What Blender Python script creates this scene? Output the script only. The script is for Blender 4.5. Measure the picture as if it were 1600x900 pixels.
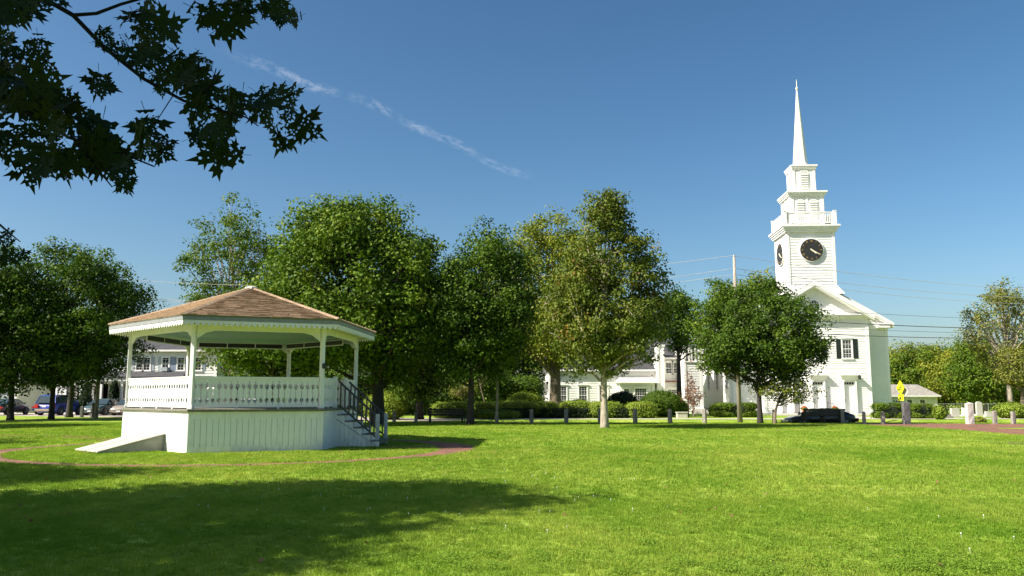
import bpy, bmesh, math, random
import numpy as np
from mathutils import Vector, Matrix
sc = bpy.context.scene
for _o in list(bpy.data.objects): bpy.data.objects.remove(_o)
R = math.radians
# ------------------------------------------------------------------ camera
F, PITCH, EYE = 1300.0, math.atan(170/1300.0), 1.6
cam = bpy.data.cameras.new('camera'); cam.sensor_width = 36; cam.lens = 36*F/1600
cam.clip_start = .1; cam.clip_end = 30000
camo = bpy.data.objects.new('camera', cam); sc.collection.objects.link(camo)
camo.location = (0, 0, EYE); camo.rotation_euler = (math.pi/2+PITCH, 0, 0); sc.camera = camo
# ------------------------------------------------------------------ sky and sun
SUN_AZ, SUN_EL = 70.0, 42.0          # degrees left of straight behind the viewer, height
wd = bpy.data.worlds.new('World'); sc.world = wd; wd.use_nodes = True
wn = wd.node_tree.nodes; sky = wn.new('ShaderNodeTexSky'); sky.sky_type = 'NISHITA'
sky.sun_disc = False; sky.sun_elevation = R(SUN_EL); sky.sun_rotation = R(180+SUN_AZ)
sky.air_density = 0.95; sky.dust_density = 1.7; sky.ozone_density = 1.7
hs_ = wn.new('ShaderNodeHueSaturation'); hs_.inputs['Saturation'].default_value = 1.13; hs_.inputs['Hue'].default_value = .491; hs_.inputs['Value'].default_value = .72
gm_ = wn.new('ShaderNodeGamma'); gm_.inputs['Gamma'].default_value = 1.25; wd.node_tree.links.new(sky.outputs[0], gm_.inputs[0]); wd.node_tree.links.new(gm_.outputs[0], hs_.inputs['Color']); wd.node_tree.links.new(hs_.outputs[0], wn['Background'].inputs[0]); wn['Background'].inputs[1].default_value = .065
sl = bpy.data.lights.new('sun', 'SUN'); sl.energy = 5.0; sl.angle = R(.5); sl.color = (1, .93, .82)
so = bpy.data.objects.new('sun', sl); sc.collection.objects.link(so)
sd = Vector((-math.sin(R(SUN_AZ))*math.cos(R(SUN_EL)), -math.cos(R(SUN_AZ))*math.cos(R(SUN_EL)), math.sin(R(SUN_EL))))
so.rotation_euler = sd.to_track_quat('Z', 'Y').to_euler()
sc.view_settings.view_transform = 'Standard'; sc.view_settings.look = 'None'
sc.view_settings.exposure = 1.05; sc.view_settings.gamma = 1
sc.cycles.max_bounces = 6; sc.cycles.transparent_max_bounces = 12
sc.render.film_transparent = False

# ------------------------------------------------------------------ measuring helpers
CP, SP = math.cos(PITCH), math.sin(PITCH)
def P(px, py, Y):
    u = (px-800)/F; v = (450-py)/F
    k = Y/(CP-v*SP); return Vector((u*k, Y, EYE+k*(SP+v*CP)))
def HZ(py, Y): return P(800, py, Y).z
def XG(px, Y, Z=0): return (px-800)/F*(Y*CP+(Z-EYE)*SP)
def smooth(a, b, x):
    t = max(0, min(1, (x-a)/(b-a))); return t*t*(3-2*t)
def gz(x, y):
    z = 0.0
    if 52.6 < y < 58.6 and x > -3:
        t = smooth(-3, 3, x)
        z = -.36*t*min(1, (y-52.6)/.9, (58.6-y)/1.1)
    if y > 78 and x > 30: z -= .8*smooth(78, 95, y)*smooth(36, 46, x)
    return z
# ------------------------------------------------------------------ object helpers
COL = sc.collection
def tag(o, label=None, cat=None, group=None, kind=None):
    if label: o['label'] = label
    if cat: o['category'] = cat
    if group: o['group'] = group
    if kind: o['kind'] = kind
    return o
def thing(name, label, cat, loc=(0, 0, 0), rz=0, group=None):
    o = bpy.data.objects.new(name, None); COL.objects.link(o); o.empty_display_size = .3
    o.location = loc; o.rotation_euler = (0, 0, rz)
    return tag(o, label, cat, group)
def link(name, me, parent=None, loc=None, rot=None, scale=None):
    o = bpy.data.objects.new(name, me); COL.objects.link(o)
    if parent: o.parent = parent
    if loc is not None: o.location = loc
    if rot is not None: o.rotation_euler = rot
    if scale is not None: o.scale = scale
    return o
def copy_tree(o, parent=None):
    c = o.copy(); COL.objects.link(c); c.parent = parent
    for ch in list(o.children): copy_tree(ch, c)
    return c
class MB:
    def __init__(s, T=None): s.v = []; s.f = []; s.T = T; s.m = []; s.cm = 0
    def add(s, vs, fs):
        n = len(s.v)
        s.v += [tuple(s.T @ Vector(p)) for p in vs] if s.T is not None else [tuple(p) for p in vs]
        s.f += [tuple(i+n for i in f) for f in fs]; s.m += [s.cm]*len(fs); return s
    def box(s, x0, x1, y0, y1, z0, z1):
        s.add([(x0,y0,z0),(x1,y0,z0),(x1,y1,z0),(x0,y1,z0),(x0,y0,z1),(x1,y0,z1),(x1,y1,z1),(x0,y1,z1)],
              [(0,3,2,1),(4,5,6,7),(0,1,5,4),(1,2,6,5),(2,3,7,6),(3,0,4,7)]); return s
    def prism(s, poly, axis, a0, a1):   # poly list of 2D; axis 'y': (u,z) extruded in y; 'z': (x,y) ; 'x': (y,z)
        n = len(poly)
        def mk(p, a): return {'y': (p[0], a, p[1]), 'z': (p[0], p[1], a), 'x': (a, p[0], p[1])}[axis]
        vs = [mk(p, a0) for p in poly]+[mk(p, a1) for p in poly]
        fs = [tuple(range(n)), tuple(range(2*n-1, n-1, -1))]+[(i, i+n, (i+1) % n+n, (i+1) % n) for i in range(n)]
        s.add(vs, fs); return s
    def tube(s, pts, rad, n=6, caps=True):
        pts = [Vector(p) for p in pts]; rings = []; 
        if not hasattr(rad, '__len__'): rad = [rad]*len(pts)
        up = None; vs = []
        for i, p in enumerate(pts):
            d = (pts[min(i+1, len(pts)-1)]-pts[max(i-1, 0)]).normalized()
            if up is None:
                up = Vector((0, 0, 1)) if abs(d.z) < .9 else Vector((1, 0, 0))
            a = d.cross(up).normalized(); b = a.cross(d).normalized(); up = b
            for k in range(n):
                t = 2*math.pi*k/n; vs.append(p+(a*math.cos(t)+b*math.sin(t))*rad[i])
        fs = []
        for i in range(len(pts)-1):
            for k in range(n): fs.append((i*n+k, i*n+(k+1) % n, (i+1)*n+(k+1) % n, (i+1)*n+k))
        if caps: fs += [tuple(range(n-1, -1, -1)), tuple((len(pts)-1)*n+k for k in range(n))]
        s.add(vs, fs); return s
    def lathe(s, prof, n=12, c=(0, 0, 0), axis='z'):
        vs = []; fs = []
        for (r, h) in prof:
            for k in range(n):
                t = 2*math.pi*(k+.5)/n; x, y = r*math.cos(t), r*math.sin(t)
                vs.append({'z': (c[0]+x, c[1]+y, c[2]+h), 'y': (c[0]+x, c[1]+h, c[2]+y), 'x': (c[0]+h, c[1]+x, c[2]+y)}[axis])
        for i in range(len(prof)-1):
            for k in range(n): fs.append((i*n+k, i*n+(k+1) % n, (i+1)*n+(k+1) % n, (i+1)*n+k))
        fs += [tuple(range(n-1, -1, -1)), tuple((len(prof)-1)*n+k for k in range(n))]
        s.add(vs, fs); return s
    def mesh(s, name, mat, smooth=False):
        me = bpy.data.meshes.new(name); me.from_pydata(s.v, [], s.f)
        for m in (mat if isinstance(mat, (list, tuple)) else [mat]): me.materials.append(m)
        if isinstance(mat, (list, tuple)): me.polygons.foreach_set('material_index', s.m)
        bm = bmesh.new(); bm.from_mesh(me); bmesh.ops.recalc_face_normals(bm, faces=bm.faces); bm.to_mesh(me); bm.free()
        if smooth: me.polygons.foreach_set('use_smooth', [True]*len(me.polygons))
        me.update(); return me
    def build(s, name, mat, parent=None, smooth=False, kind=None, loc=None, rot=None):
        o = link(name, s.mesh(name, mat, smooth), parent, loc, rot)
        if kind: o['kind'] = kind
        return o
def frame(ox, oy, ang):      # wall frame: u runs along the wall, -v is outward (towards the viewer when ang = 0)
    return Matrix.Translation((ox, oy, 0)) @ Matrix.Rotation(ang, 4, 'Z')
def bevel(o, w=.01, seg=1):
    m = o.modifiers.new('bevel', 'BEVEL'); m.width = w; m.segments = seg; m.limit_method = 'ANGLE'; return o
# ------------------------------------------------------------------ materials
def newmat(name):
    m = bpy.data.materials.new(name); m.use_nodes = True; nt = m.node_tree
    return m, nt, nt.nodes, nt.links, nt.nodes['Principled BSDF']
def ramp(nodes, stops):
    r = nodes.new('ShaderNodeValToRGB'); e = r.color_ramp.elements
    e[0].position, e[0].color = stops[0][0], (*stops[0][1], 1)
    e[1].position, e[1].color = stops[-1][0], (*stops[-1][1], 1)
    for p, c in stops[1:-1]:
        x = e.new(p); x.color = (*c, 1)
    return r
def noisemat(name, c1, c2, scale=6, rough=.7, bump=.15, bscale=None, detail=6, stretch=(1, 1, 1), metal=0, island=0.0, spec=.5, dist=.02):
    m, nt, N, L, B = newmat(name)
    tc = N.new('ShaderNodeTexCoord'); mp = N.new('ShaderNodeMapping'); mp.inputs['Scale'].default_value = stretch
    L.new(tc.outputs['Object'], mp.inputs[0])
    no = N.new('ShaderNodeTexNoise'); no.inputs['Scale'].default_value = scale; no.inputs['Detail'].default_value = detail
    L.new(mp.outputs[0], no.inputs['Vector']); r = ramp(N, [(.32, c1), (.68, c2)]); L.new(no.outputs['Fac'], r.inputs[0])
    col = r.outputs[0]
    if island:
        g = N.new('ShaderNodeNewGeometry'); h = N.new('ShaderNodeHueSaturation'); mr = N.new('ShaderNodeMapRange')
        mr.inputs['To Min'].default_value = 1-island; mr.inputs['To Max'].default_value = 1+island
        L.new(g.outputs['Random Per Island'], mr.inputs['Value']); L.new(mr.outputs[0], h.inputs['Value']); L.new(col, h.inputs['Color']); col = h.outputs[0]
    L.new(col, B.inputs['Base Color']); B.inputs['Roughness'].default_value = rough; B.inputs['Metallic'].default_value = metal
    B.inputs['Specular IOR Level'].default_value = spec
    if bump:
        n2 = N.new('ShaderNodeTexNoise'); n2.inputs['Scale'].default_value = bscale or scale*3; n2.inputs['Detail'].default_value = 4
        L.new(mp.outputs[0], n2.inputs['Vector']); b = N.new('ShaderNodeBump'); b.inputs['Strength'].default_value = bump; b.inputs['Distance'].default_value = dist
        L.new(n2.outputs['Fac'], b.inputs['Height']); L.new(b.outputs[0], B.inputs['Normal'])
    return m
M = {}
M['white'] = noisemat('white_paint', (.80, .80, .78), (.74, .74, .71), 2.5, .55, .1, 30, island=.02)
M['white_old'] = noisemat('weathered_white_paint', (.86, .85, .82), (.75, .75, .71), 3.2, .6, .25, 25, stretch=(1, 1, .35), island=.05)
M['church'] = noisemat('church_white_paint', (.80, .79, .76), (.74, .73, .69), .8, .55, .05, 10)
M['church_trim'] = noisemat('church_trim_paint', (.84, .83, .8), (.78, .76, .72), 1.5, .5, .05, 10)
M['seam'] = noisemat('shadow_gap_paint', (.10, .11, .10), (.16, .17, .15), 5, .8, 0)
M['deck'] = noisemat('weathered_deck_wood', (.20, .19, .15), (.12, .115, .09), 9, .8, .3, 40)
M['stairwood'] = noisemat('dark_stained_wood', (.085, .078, .074), (.055, .05, .048), 12, .6, .2, 50)
M['newel'] = noisemat('pale_newel_paint', (.50, .53, .56), (.36, .38, .38), 9, .7, .2, 40)
M['ceiling'] = noisemat('sky_blue_ceiling_paint', (.30, .46, .48), (.22, .37, .39), 2, .6, .1, stretch=(1, 8, 1))
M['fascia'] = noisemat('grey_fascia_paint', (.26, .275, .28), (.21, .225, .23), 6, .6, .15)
M['shingle'] = noisemat('brown_roof_shingles', (.34, .235, .14), (.24, .165, .10), 14, .9, .4, 60, island=.17)
M['slate'] = noisemat('charcoal_roof_shingles', (.06, .06, .065), (.035, .035, .04), 2, .9, .2)
M['greyroof'] = noisemat('light_grey_roof_shingles', (.30, .285, .25), (.2, .19, .17), 3, .9, .2, island=.12)
M['granite'] = noisemat('rough_granite', (.34, .31, .27), (.17, .155, .14), 9, .9, .6, 30)
M['granite_light'] = noisemat('pale_granite', (.56, .52, .46), (.44, .41, .37), 12, .85, .3, 40)
M['granite_dark'] = noisemat('dark_granite', (.15, .145, .14), (.08, .08, .08), 9, .85, .3, 30)
M['bark'] = noisemat('grey_brown_bark', (.20, .155, .11), (.085, .065, .05), 5, .95, .8, 18, stretch=(2.5, 2.5, .5))
M['bark_pale'] = noisemat('pale_bark', (.46, .40, .31), (.22, .185, .14), 5, .9, .6, 18, stretch=(2, 2, .5))
M['bark_dark'] = noisemat('dark_bark', (.05, .042, .035), (.025, .022, .02), 6, .95, .8, 18, stretch=(2.5, 2.5, .5))
M['pole'] = noisemat('weathered_pole_wood', (.42, .37, .31), (.24, .2, .16), 5, .9, .4, 20, stretch=(4, 4, .3))
M['bench'] = noisemat('weathered_bench_wood', (.075, .065, .055), (.035, .03, .027), 14, .85, .3, 50, stretch=(.4, 3, 3))
M['asphalt'] = noisemat('asphalt', (.075, .072, .07), (.05, .05, .05), 2, .95, .3, 60)
M['concrete'] = noisemat('concrete_pavement', (.50, .45, .38), (.40, .36, .31), 1.5, .9, .2, 30)
M['paleroad'] = noisemat('sun_bleached_asphalt', (.40, .34, .30), (.30, .26, .23), 1.2, .95, .2, 60)
M['glass'] = noisemat('window_glass', (.018, .022, .026), (.03, .035, .04), 1, .08, 0)
M['car_glass'] = noisemat('car_glass', (.03, .05, .055), (.04, .06, .065), 1, .05, 0)
M['black'] = noisemat('black_paint', (.018, .018, .017), (.03, .03, .028), 6, .5, 0)
M['shutter_black'] = noisemat('black_shutter_paint', (.014, .02, .016), (.022, .028, .024), 4, .5, .1)
M['shutter_blue'] = noisemat('slate_blue_shutter_paint', (.27, .32, .42), (.22, .26, .35), 4, .55, .1)
M['shutter_grey'] = noisemat('grey_green_shutter_paint', (.42, .46, .48), (.34, .38, .4), 4, .55, .1)
M['gold'] = noisemat('gilt', (.75, .48, .16), (.6, .35, .1), 8, .35, 0, metal=.6)
M['goldpaint'] = noisemat('pale_gilt_paint', (.85, .78, .6), (.8, .7, .5), 8, .45, 0)
M['rubber'] = noisemat('tyre_rubber', (.02, .02, .02), (.03, .03, .03), 20, .85, .2)
M['rim'] = noisemat('alloy_rim', (.5, .5, .52), (.4, .4, .42), 8, .3, 0, metal=.9)
M['chrome'] = noisemat('bright_metal', (.65, .65, .65), (.55, .55, .55), 8, .2, 0, metal=1)
M['headlight'] = noisemat('headlamp_lens', (.75, .76, .78), (.6, .62, .65), 20, .1, 0)
M['taillight'] = noisemat('tail_lamp_lens', (.55, .02, .02), (.4, .01, .01), 20, .15, 0)
M['plate'] = noisemat('number_plate', (.75, .78, .74), (.68, .7, .68), 20, .4, 0)
M['signyellow'] = noisemat('fluorescent_yellow_green', (.85, .92, .02), (.80, .86, .02), 4, .45, 0)
M['signback'] = noisemat('aluminium_sheet', (.62, .60, .60), (.52, .5, .5), 4, .45, 0, metal=.3)
M['steel'] = noisemat('galvanised_steel', (.45, .45, .45), (.35, .35, .35), 10, .5, 0, metal=.7)
M['cable'] = noisemat('power_cable', (.07, .07, .07), (.12, .12, .12), 2, .6, 0)
M['cable_pale'] = noisemat('weathered_aluminium_cable', (.42, .4, .36), (.5, .48, .43), 2, .5, 0)
M['flower_red'] = noisemat('red_petals', (.75, .06, .03), (.6, .03, .02), 15, .7, 0, island=.25)
M['terracotta'] = noisemat('planter_clay', (.55, .2, .1), (.45, .15, .08), 8, .8, .1)
M['clover'] = noisemat('clover_petals', (.8, .8, .75), (.7, .7, .62), 15, .7, 0)
M['stucco'] = noisemat('grey_house_paint', (.42, .42, .40), (.36, .36, .34), 2, .7, .1)
M['rust'] = noisemat('rust_red_trim', (.22, .06, .05), (.16, .05, .04), 4, .7, 0)
M['dirt'] = noisemat('bare_soil', (.16, .12, .075), (.1, .075, .045), 8, .95, .5)
def grime(m, z0=.0, z1=.45, c=(.42, .40, .31)):
    nt = m.node_tree; N, L = nt.nodes, nt.links; B = N['Principled BSDF']; src = B.inputs['Base Color'].links[0].from_socket
    g = N.new('ShaderNodeNewGeometry'); s = N.new('ShaderNodeSeparateXYZ'); L.new(g.outputs['Position'], s.inputs[0]); no = N.new('ShaderNodeTexNoise'); no.inputs['Scale'].default_value = 4; no.inputs['Detail'].default_value = 8
    mp = N.new('ShaderNodeMapping'); mp.inputs['Scale'].default_value = (2.5, 2.5, .6); L.new(g.outputs['Position'], mp.inputs[0]); L.new(mp.outputs[0], no.inputs['Vector'])
    ml = N.new('ShaderNodeMapRange'); ml.inputs[1].default_value = z1; ml.inputs[2].default_value = z0; L.new(s.outputs[2], ml.inputs[0])
    mu_ = N.new('ShaderNodeMath'); mu_.operation = 'MULTIPLY_ADD'; L.new(no.outputs['Fac'], mu_.inputs[0]); mu_.inputs[1].default_value = 1.6; mu_.inputs[2].default_value = -.45
    m2 = N.new('ShaderNodeMath'); m2.operation = 'MULTIPLY'; m2.use_clamp = True; L.new(ml.outputs[0], m2.inputs[0]); L.new(mu_.outputs[0], m2.inputs[1])
    st = N.new('ShaderNodeTexNoise'); st.inputs['Scale'].default_value = 3; st.inputs['Detail'].default_value = 6; mp3 = N.new('ShaderNodeMapping'); mp3.inputs['Scale'].default_value = (5, 5, .35); L.new(g.outputs['Position'], mp3.inputs[0]); L.new(mp3.outputs[0], st.inputs['Vector'])
    rr_ = N.new('ShaderNodeMapRange'); rr_.inputs[1].default_value = .56; rr_.inputs[2].default_value = .78; rr_.inputs[4].default_value = .45; L.new(st.outputs['Fac'], rr_.inputs[0])
    m3 = N.new('ShaderNodeMath'); m3.operation = 'MAXIMUM'; L.new(m2.outputs[0], m3.inputs[0]); L.new(rr_.outputs[0], m3.inputs[1])
    mx = N.new('ShaderNodeMix'); mx.data_type = 'RGBA'; L.new(m3.outputs[0], mx.inputs[0]); L.new(src, mx.inputs[6]); mx.inputs[7].default_value = (*c, 1); L.new(mx.outputs[2], B.inputs['Base Color'])
grime(M['white_old']); grime(M['church'], 0, 1.2, (.6, .57, .5))
def carpaint(name, c):
    m = noisemat(name, c, tuple(x*.9 for x in c), 3, .28, 0); m.node_tree.nodes['Principled BSDF'].inputs['Coat Weight'].default_value = .7
    return m
# brick path
def brickmat():
    m, nt, N, L, B = newmat('red_brick_paving')
    tc = N.new('ShaderNodeTexCoord'); br = N.new('ShaderNodeTexBrick')
    br.inputs['Scale'].default_value = 1; br.inputs['Brick Width'].default_value = .21; br.inputs['Row Height'].default_value = .105
    br.inputs['Mortar Size'].default_value = .008
    br.inputs['Color1'].default_value = (.20, .075, .04, 1); br.inputs['Color2'].default_value = (.15, .055, .033, 1); br.inputs['Mortar'].default_value = (.25, .19, .13, 1)
    L.new(tc.outputs['Object'], br.inputs['Vector'])
    no = N.new('ShaderNodeTexNoise'); no.inputs['Scale'].default_value = 1.3; no.inputs['Detail'].default_value = 7; L.new(tc.outputs['Object'], no.inputs['Vector'])
    r = ramp(N, [(.4, (.8, .8, .8)), (.65, (1.25, 1.15, 1.0))]); L.new(no.outputs['Fac'], r.inputs[0])
    mx = N.new('ShaderNodeMix'); mx.data_type = 'RGBA'; mx.blend_type = 'MULTIPLY'; mx.inputs['Factor'].default_value = 1
    L.new(br.outputs['Color'], mx.inputs[6]); L.new(r.outputs[0], mx.inputs[7]); L.new(mx.outputs[2], B.inputs['Base Color'])
    b = N.new('ShaderNodeBump'); b.inputs['Strength'].default_value = .5; b.inputs['Distance'].default_value = .01; b.invert = True
    L.new(br.outputs['Fac'], b.inputs['Height']); L.new(b.outputs[0], B.inputs['Normal']); B.inputs['Roughness'].default_value = .9
    return m
M['brick'] = brickmat()
def leafmat(name, stops, trans=.22, rough=.55, tr_tint=(1.25, 1.35, .5)):
    m, nt, N, L, B = newmat(name)
    at = N.new('ShaderNodeAttribute'); at.attribute_name = 'tint'; r = ramp(N, stops); L.new(at.outputs['Fac'], r.inputs[0])
    B.inputs['Roughness'].default_value = rough; B.inputs['Specular IOR Level'].default_value = .12; L.new(r.outputs[0], B.inputs['Base Color'])
    t = N.new('ShaderNodeBsdfTranslucent'); mx = N.new('ShaderNodeMix'); mx.data_type = 'RGBA'; mx.blend_type = 'MULTIPLY'; mx.inputs['Factor'].default_value = 1
    L.new(r.outputs[0], mx.inputs[6]); mx.inputs[7].default_value = (*tr_tint, 1); L.new(mx.outputs[2], t.inputs[0])
    ms = N.new('ShaderNodeMixShader'); ms.inputs[0].default_value = trans; L.new(B.outputs[0], ms.inputs[1]); L.new(t.outputs[0], ms.inputs[2])
    L.new(ms.outputs[0], N['Material Output'].inputs[0]); return m
G = {}
G['deep'] = leafmat('deep_green_leaves', [(0, (.032, .07, .008)), (.6, (.07, .125, .011)), (1, (.13, .19, .02))])
G['mid'] = leafmat('mid_green_leaves', [(0, (.05, .10, .009)), (.6, (.105, .17, .013)), (1, (.19, .235, .025))])
G['bright'] = leafmat('yellow_green_leaves', [(0, (.085, .13, .012)), (.5, (.18, .215, .02)), (1, (.29, .28, .04))])
G['rust'] = leafmat('turning_maple_leaves', [(0, (.06, .10, .012)), (.5, (.12, .158, .02)), (.93, (.17, .18, .026)), (.995, (.21, .14, .03)), (1, (.24, .14, .03))], tr_tint=(1.2, 1.1, .5))
G['gold'] = leafmat('golden_green_leaves', [(0, (.08, .11, .02)), (.5, (.16, .18, .03)), (.9, (.25, .225, .045)), (1, (.3, .2, .05))])
G['brown'] = leafmat('reddish_brown_leaves', [(0, (.14, .06, .035)), (.6, (.25, .12, .07)), (1, (.3, .2, .1))], tr_tint=(1.1, 1, .7))
G['yew'] = leafmat('yew_needles', [(0, (.09, .14, .014)), (.5, (.18, .25, .026)), (1, (.30, .36, .05))], trans=.2)
G['darkbush'] = leafmat('dark_evergreen_needles', [(0, (.008, .02, .008)), (.6, (.018, .035, .012)), (1, (.03, .05, .016))], trans=.1)
G['canopy'] = leafmat('maple_canopy_leaves', [(0, (.015, .035, .008)), (1, (.04, .075, .015))], trans=.12)
# ------------------------------------------------------------------ fast meshes of many leaves
def quadmesh(name, V, tint, mat, nv=4):
    n = len(V)//nv; me = bpy.data.meshes.new(name)
    me.vertices.add(n*nv); me.vertices.foreach_set('co', V.astype(np.float32).ravel())
    me.loops.add(n*nv); me.loops.foreach_set('vertex_index', np.arange(n*nv, dtype=np.int32))
    me.polygons.add(n); me.polygons.foreach_set('loop_start', np.arange(0, n*nv, nv, dtype=np.int32))
    me.polygons.foreach_set('loop_total', np.full(n, nv, dtype=np.int32))
    a = me.attributes.new('tint', 'FLOAT', 'FACE'); a.data.foreach_set('value', tint.astype(np.float32))
    me.materials.append(mat); me.update(calc_edges=True); me.validate(); return me
def leaf_quads(rng, C, N, L, Wd):
    # C centres, N normals, L lengths: kite quads
    n = len(C); a = rng.normal(size=(n, 3)); u = np.cross(N, a); u /= np.linalg.norm(u, axis=1)[:, None]+1e-9
    w = np.cross(N, u); L = L[:, None]
    V = np.empty((n, 4, 3)); V[:, 0] = C-u*L*.5; V[:, 1] = C+w*L*Wd*.5-u*L*.05; V[:, 2] = C+u*L*.5+N*L*.12; V[:, 3] = C-w*L*Wd*.5-u*L*.05
    return V.reshape(-1, 3)
def nrm(a): return a/(np.linalg.norm(a, axis=1)[:, None]+1e-9)
class Lumps:                  # smooth direction noise for uneven outlines
    def __init__(s, rng, k=9, f=3.2): s.d = nrm(rng.normal(size=(k, 3))); s.p = rng.uniform(0, 6.28, k); s.f = rng.uniform(1.5, f, k)
    def __call__(s, d): return np.sin(d @ s.d.T*s.f+s.p).mean(axis=1)*1.8
# ------------------------------------------------------------------ trees
def tree_meshes(seed, H, crown, tr, n_cl, per, leaf, mat, bark, sig=.42, gap=.0, lump=.22, limb_n=26, shell=.5, wood=1.0, top_taper=0., boughs=26, twig=True, lean=(0, 0), fork=None):
    """crown = (ox, oy, cz, rx, ry, rz) in tree space; returns trunk mesh, crown mesh"""
    rng = np.random.default_rng(seed); ox, oy, cz, rx, ry, rz = crown
    Lm = Lumps(rng); Lg = Lumps(rng, 12, 5)
    # a core of foliage plus separate boughs that bulge out of it
    nA = n_cl; D = nrm(rng.normal(size=(nA, 3))); rad = rng.uniform(0, 1, nA)**shell*.86; C = D*(rad*(1+lump*Lm(D)))[:, None]
    nb = boughs; BD = nrm(rng.normal(size=(nb*6, 3))); sel_ = [0]
    for k in range(1, len(BD)):
        if len(sel_) >= nb: break
        if min(np.linalg.norm(BD[k]-BD[j]) for j in sel_) > 1.9/math.sqrt(nb): sel_.append(k)
    BD = BD[sel_]; br_ = rng.uniform(.24, .42, len(BD)); bc = BD*((1.02+.5*lump*Lm(BD))-br_)[:, None]
    m_b = max(4, int(n_cl*2/len(BD))); q_ = nrm(rng.normal(size=(len(BD), m_b, 3)).reshape(-1, 3)); C2 = np.repeat(bc, m_b, axis=0)+q_*(rng.uniform(0, 1, len(q_))**.45*np.repeat(br_, m_b))[:, None]
    nC = int(n_cl*(.42 if len(BD) > 3 else 1)); C = np.r_[C[:nC], C2[rng.permutation(len(C2))[:n_cl*3-nC]]]; C = C[np.r_[0:nC, nC+rng.permutation(len(C)-nC)]]
    C = C[rng.permutation(len(C))[:int(n_cl*1.6)]]
    if top_taper:
        t = np.clip((C[:, 2]+.2), 0, 1); C[:, :2] *= (1-top_taper*t)[:, None]
    bot = C[:, 2] < 0; C[bot, 2] *= .92
    keep = Lg(C*2.2) > -1+gap*1.6
    C = C[keep][:n_cl]; Dk = nrm(C)
    Cw = C*1.06*np.array([rx, ry, rz])+np.array([ox, oy, cz])
    # limbs
    mb = MB(); base_z = max(.12*H, (cz-rz)*.8); topz = cz+rz*.62
    tp = []
    nseg = 9
    for i in range(nseg+1):
        t = i/nseg; z = topz*t
        tp.append(Vector((ox*t*t+lean[0]*t+.12*math.sin(3.1*t+seed)*t, oy*t*t+lean[1]*t+.12*math.cos(2.3*t+seed)*t, z)))
    rads = [tr*(1.35 if i == 0 else 1)*max(.10, (1-i/nseg)**.8)*(1 if i < 1 else .95) for i in range(nseg+1)]
    mb.tube([tp[0]-Vector((0, 0, .2))]+[tp[0]+Vector((0, 0, .25))]+tp[1:], [tr*1.45, tr*1.08]+rads[1:], 9)
    def at_h(z):
        t = max(0, min(.999, z/topz))*nseg; i = int(t); return tp[i].lerp(tp[i+1], t-i), rads[i]*(1-(t-i))+rads[i+1]*(t-i)
    idx = np.argsort(-np.linalg.norm(C, axis=1)); sel = idx[:min(len(idx), limb_n*4)]; sel = rng.permutation(sel)[:limb_n]
    nodes = []
    for j in sel:
        e = Vector(Cw[j]); hz_ = base_z+(e.z-base_z)*rng.uniform(.25, .55) if e.z > base_z else base_z
        hz_ = min(hz_, topz*.95); s, rr = at_h(hz_); r0 = max(.02, min(rr*.62, tr*.5)*wood)
        mid = s.lerp(e, .45)+Vector((0, 0, (e-s).length*rng.uniform(.02, .16))); q = []
        for k in range(7):
            t = k/6; p = s*(1-t)**2+mid*2*t*(1-t)+e*t*t; p += Vector(rng.normal(size=3))*.05*(t > 0)*(t < 1); q.append(p)
        rr_ = [r0*(1-.86*k/6) for k in range(7)]; mb.tube(q, rr_, 6, caps=False); nodes += q[2:]
    if twig and nodes:
        Nn = np.array([tuple(p) for p in nodes]); tw = rng.permutation(len(Cw))[:limb_n*9]
        for j in tw:
            d = np.linalg.norm(Nn-Cw[j], axis=1); k = int(d.argmin()); s = Vector(Nn[k]); e = Vector(Cw[j])
            if .2 < d[k] < 3.2: mb.tube([s, s.lerp(e, .5)+Vector((0, 0, d[k]*.07)), e], [.022*wood, .015*wood, .006], 4, caps=False)
    # leaves
    n = len(Cw); pts = np.repeat(Cw, per, axis=0); dd = np.repeat(Dk, per, axis=0)
    cs = np.repeat(rng.uniform(.6, 1.35, n), per)[:, None]
    lo = nrm(rng.normal(size=pts.shape)); off = lo*(rng.uniform(0, 1, len(pts))**.42)[:, None]*1.75*np.array([sig, sig, sig*.66])*cs; pts = pts+off
    Nn = nrm(dd*.25+lo*.75+np.array([0, 0, .35])+rng.normal(size=pts.shape)*.5)
    tint = np.clip(np.repeat(rng.normal(.42, .2, n), per)+rng.normal(0, .17, len(pts)), 0, 1)
    Ls = rng.uniform(.7, 1.3, len(pts))*leaf
    crown_me = quadmesh('crown', leaf_quads(rng, pts, Nn, Ls, .72), tint, mat)
    return mb.mesh('trunk', bark, smooth=True), crown_me
def put_tree(name, label, ms, x, y, rz=0, sc_=1.0, group=None, z=None):
    t = thing(name, label, 'tree', (x, y, gz(x, y) if z is None else z), rz, group)
    link('trunk', ms[0], t); c = link('crown', ms[1], t)
    if sc_ != 1: t.scale = (sc_ if not hasattr(sc_, '__len__') else sc_[0],)*2+(sc_ if not hasattr(sc_, '__len__') else sc_[1],)
    return t
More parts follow.
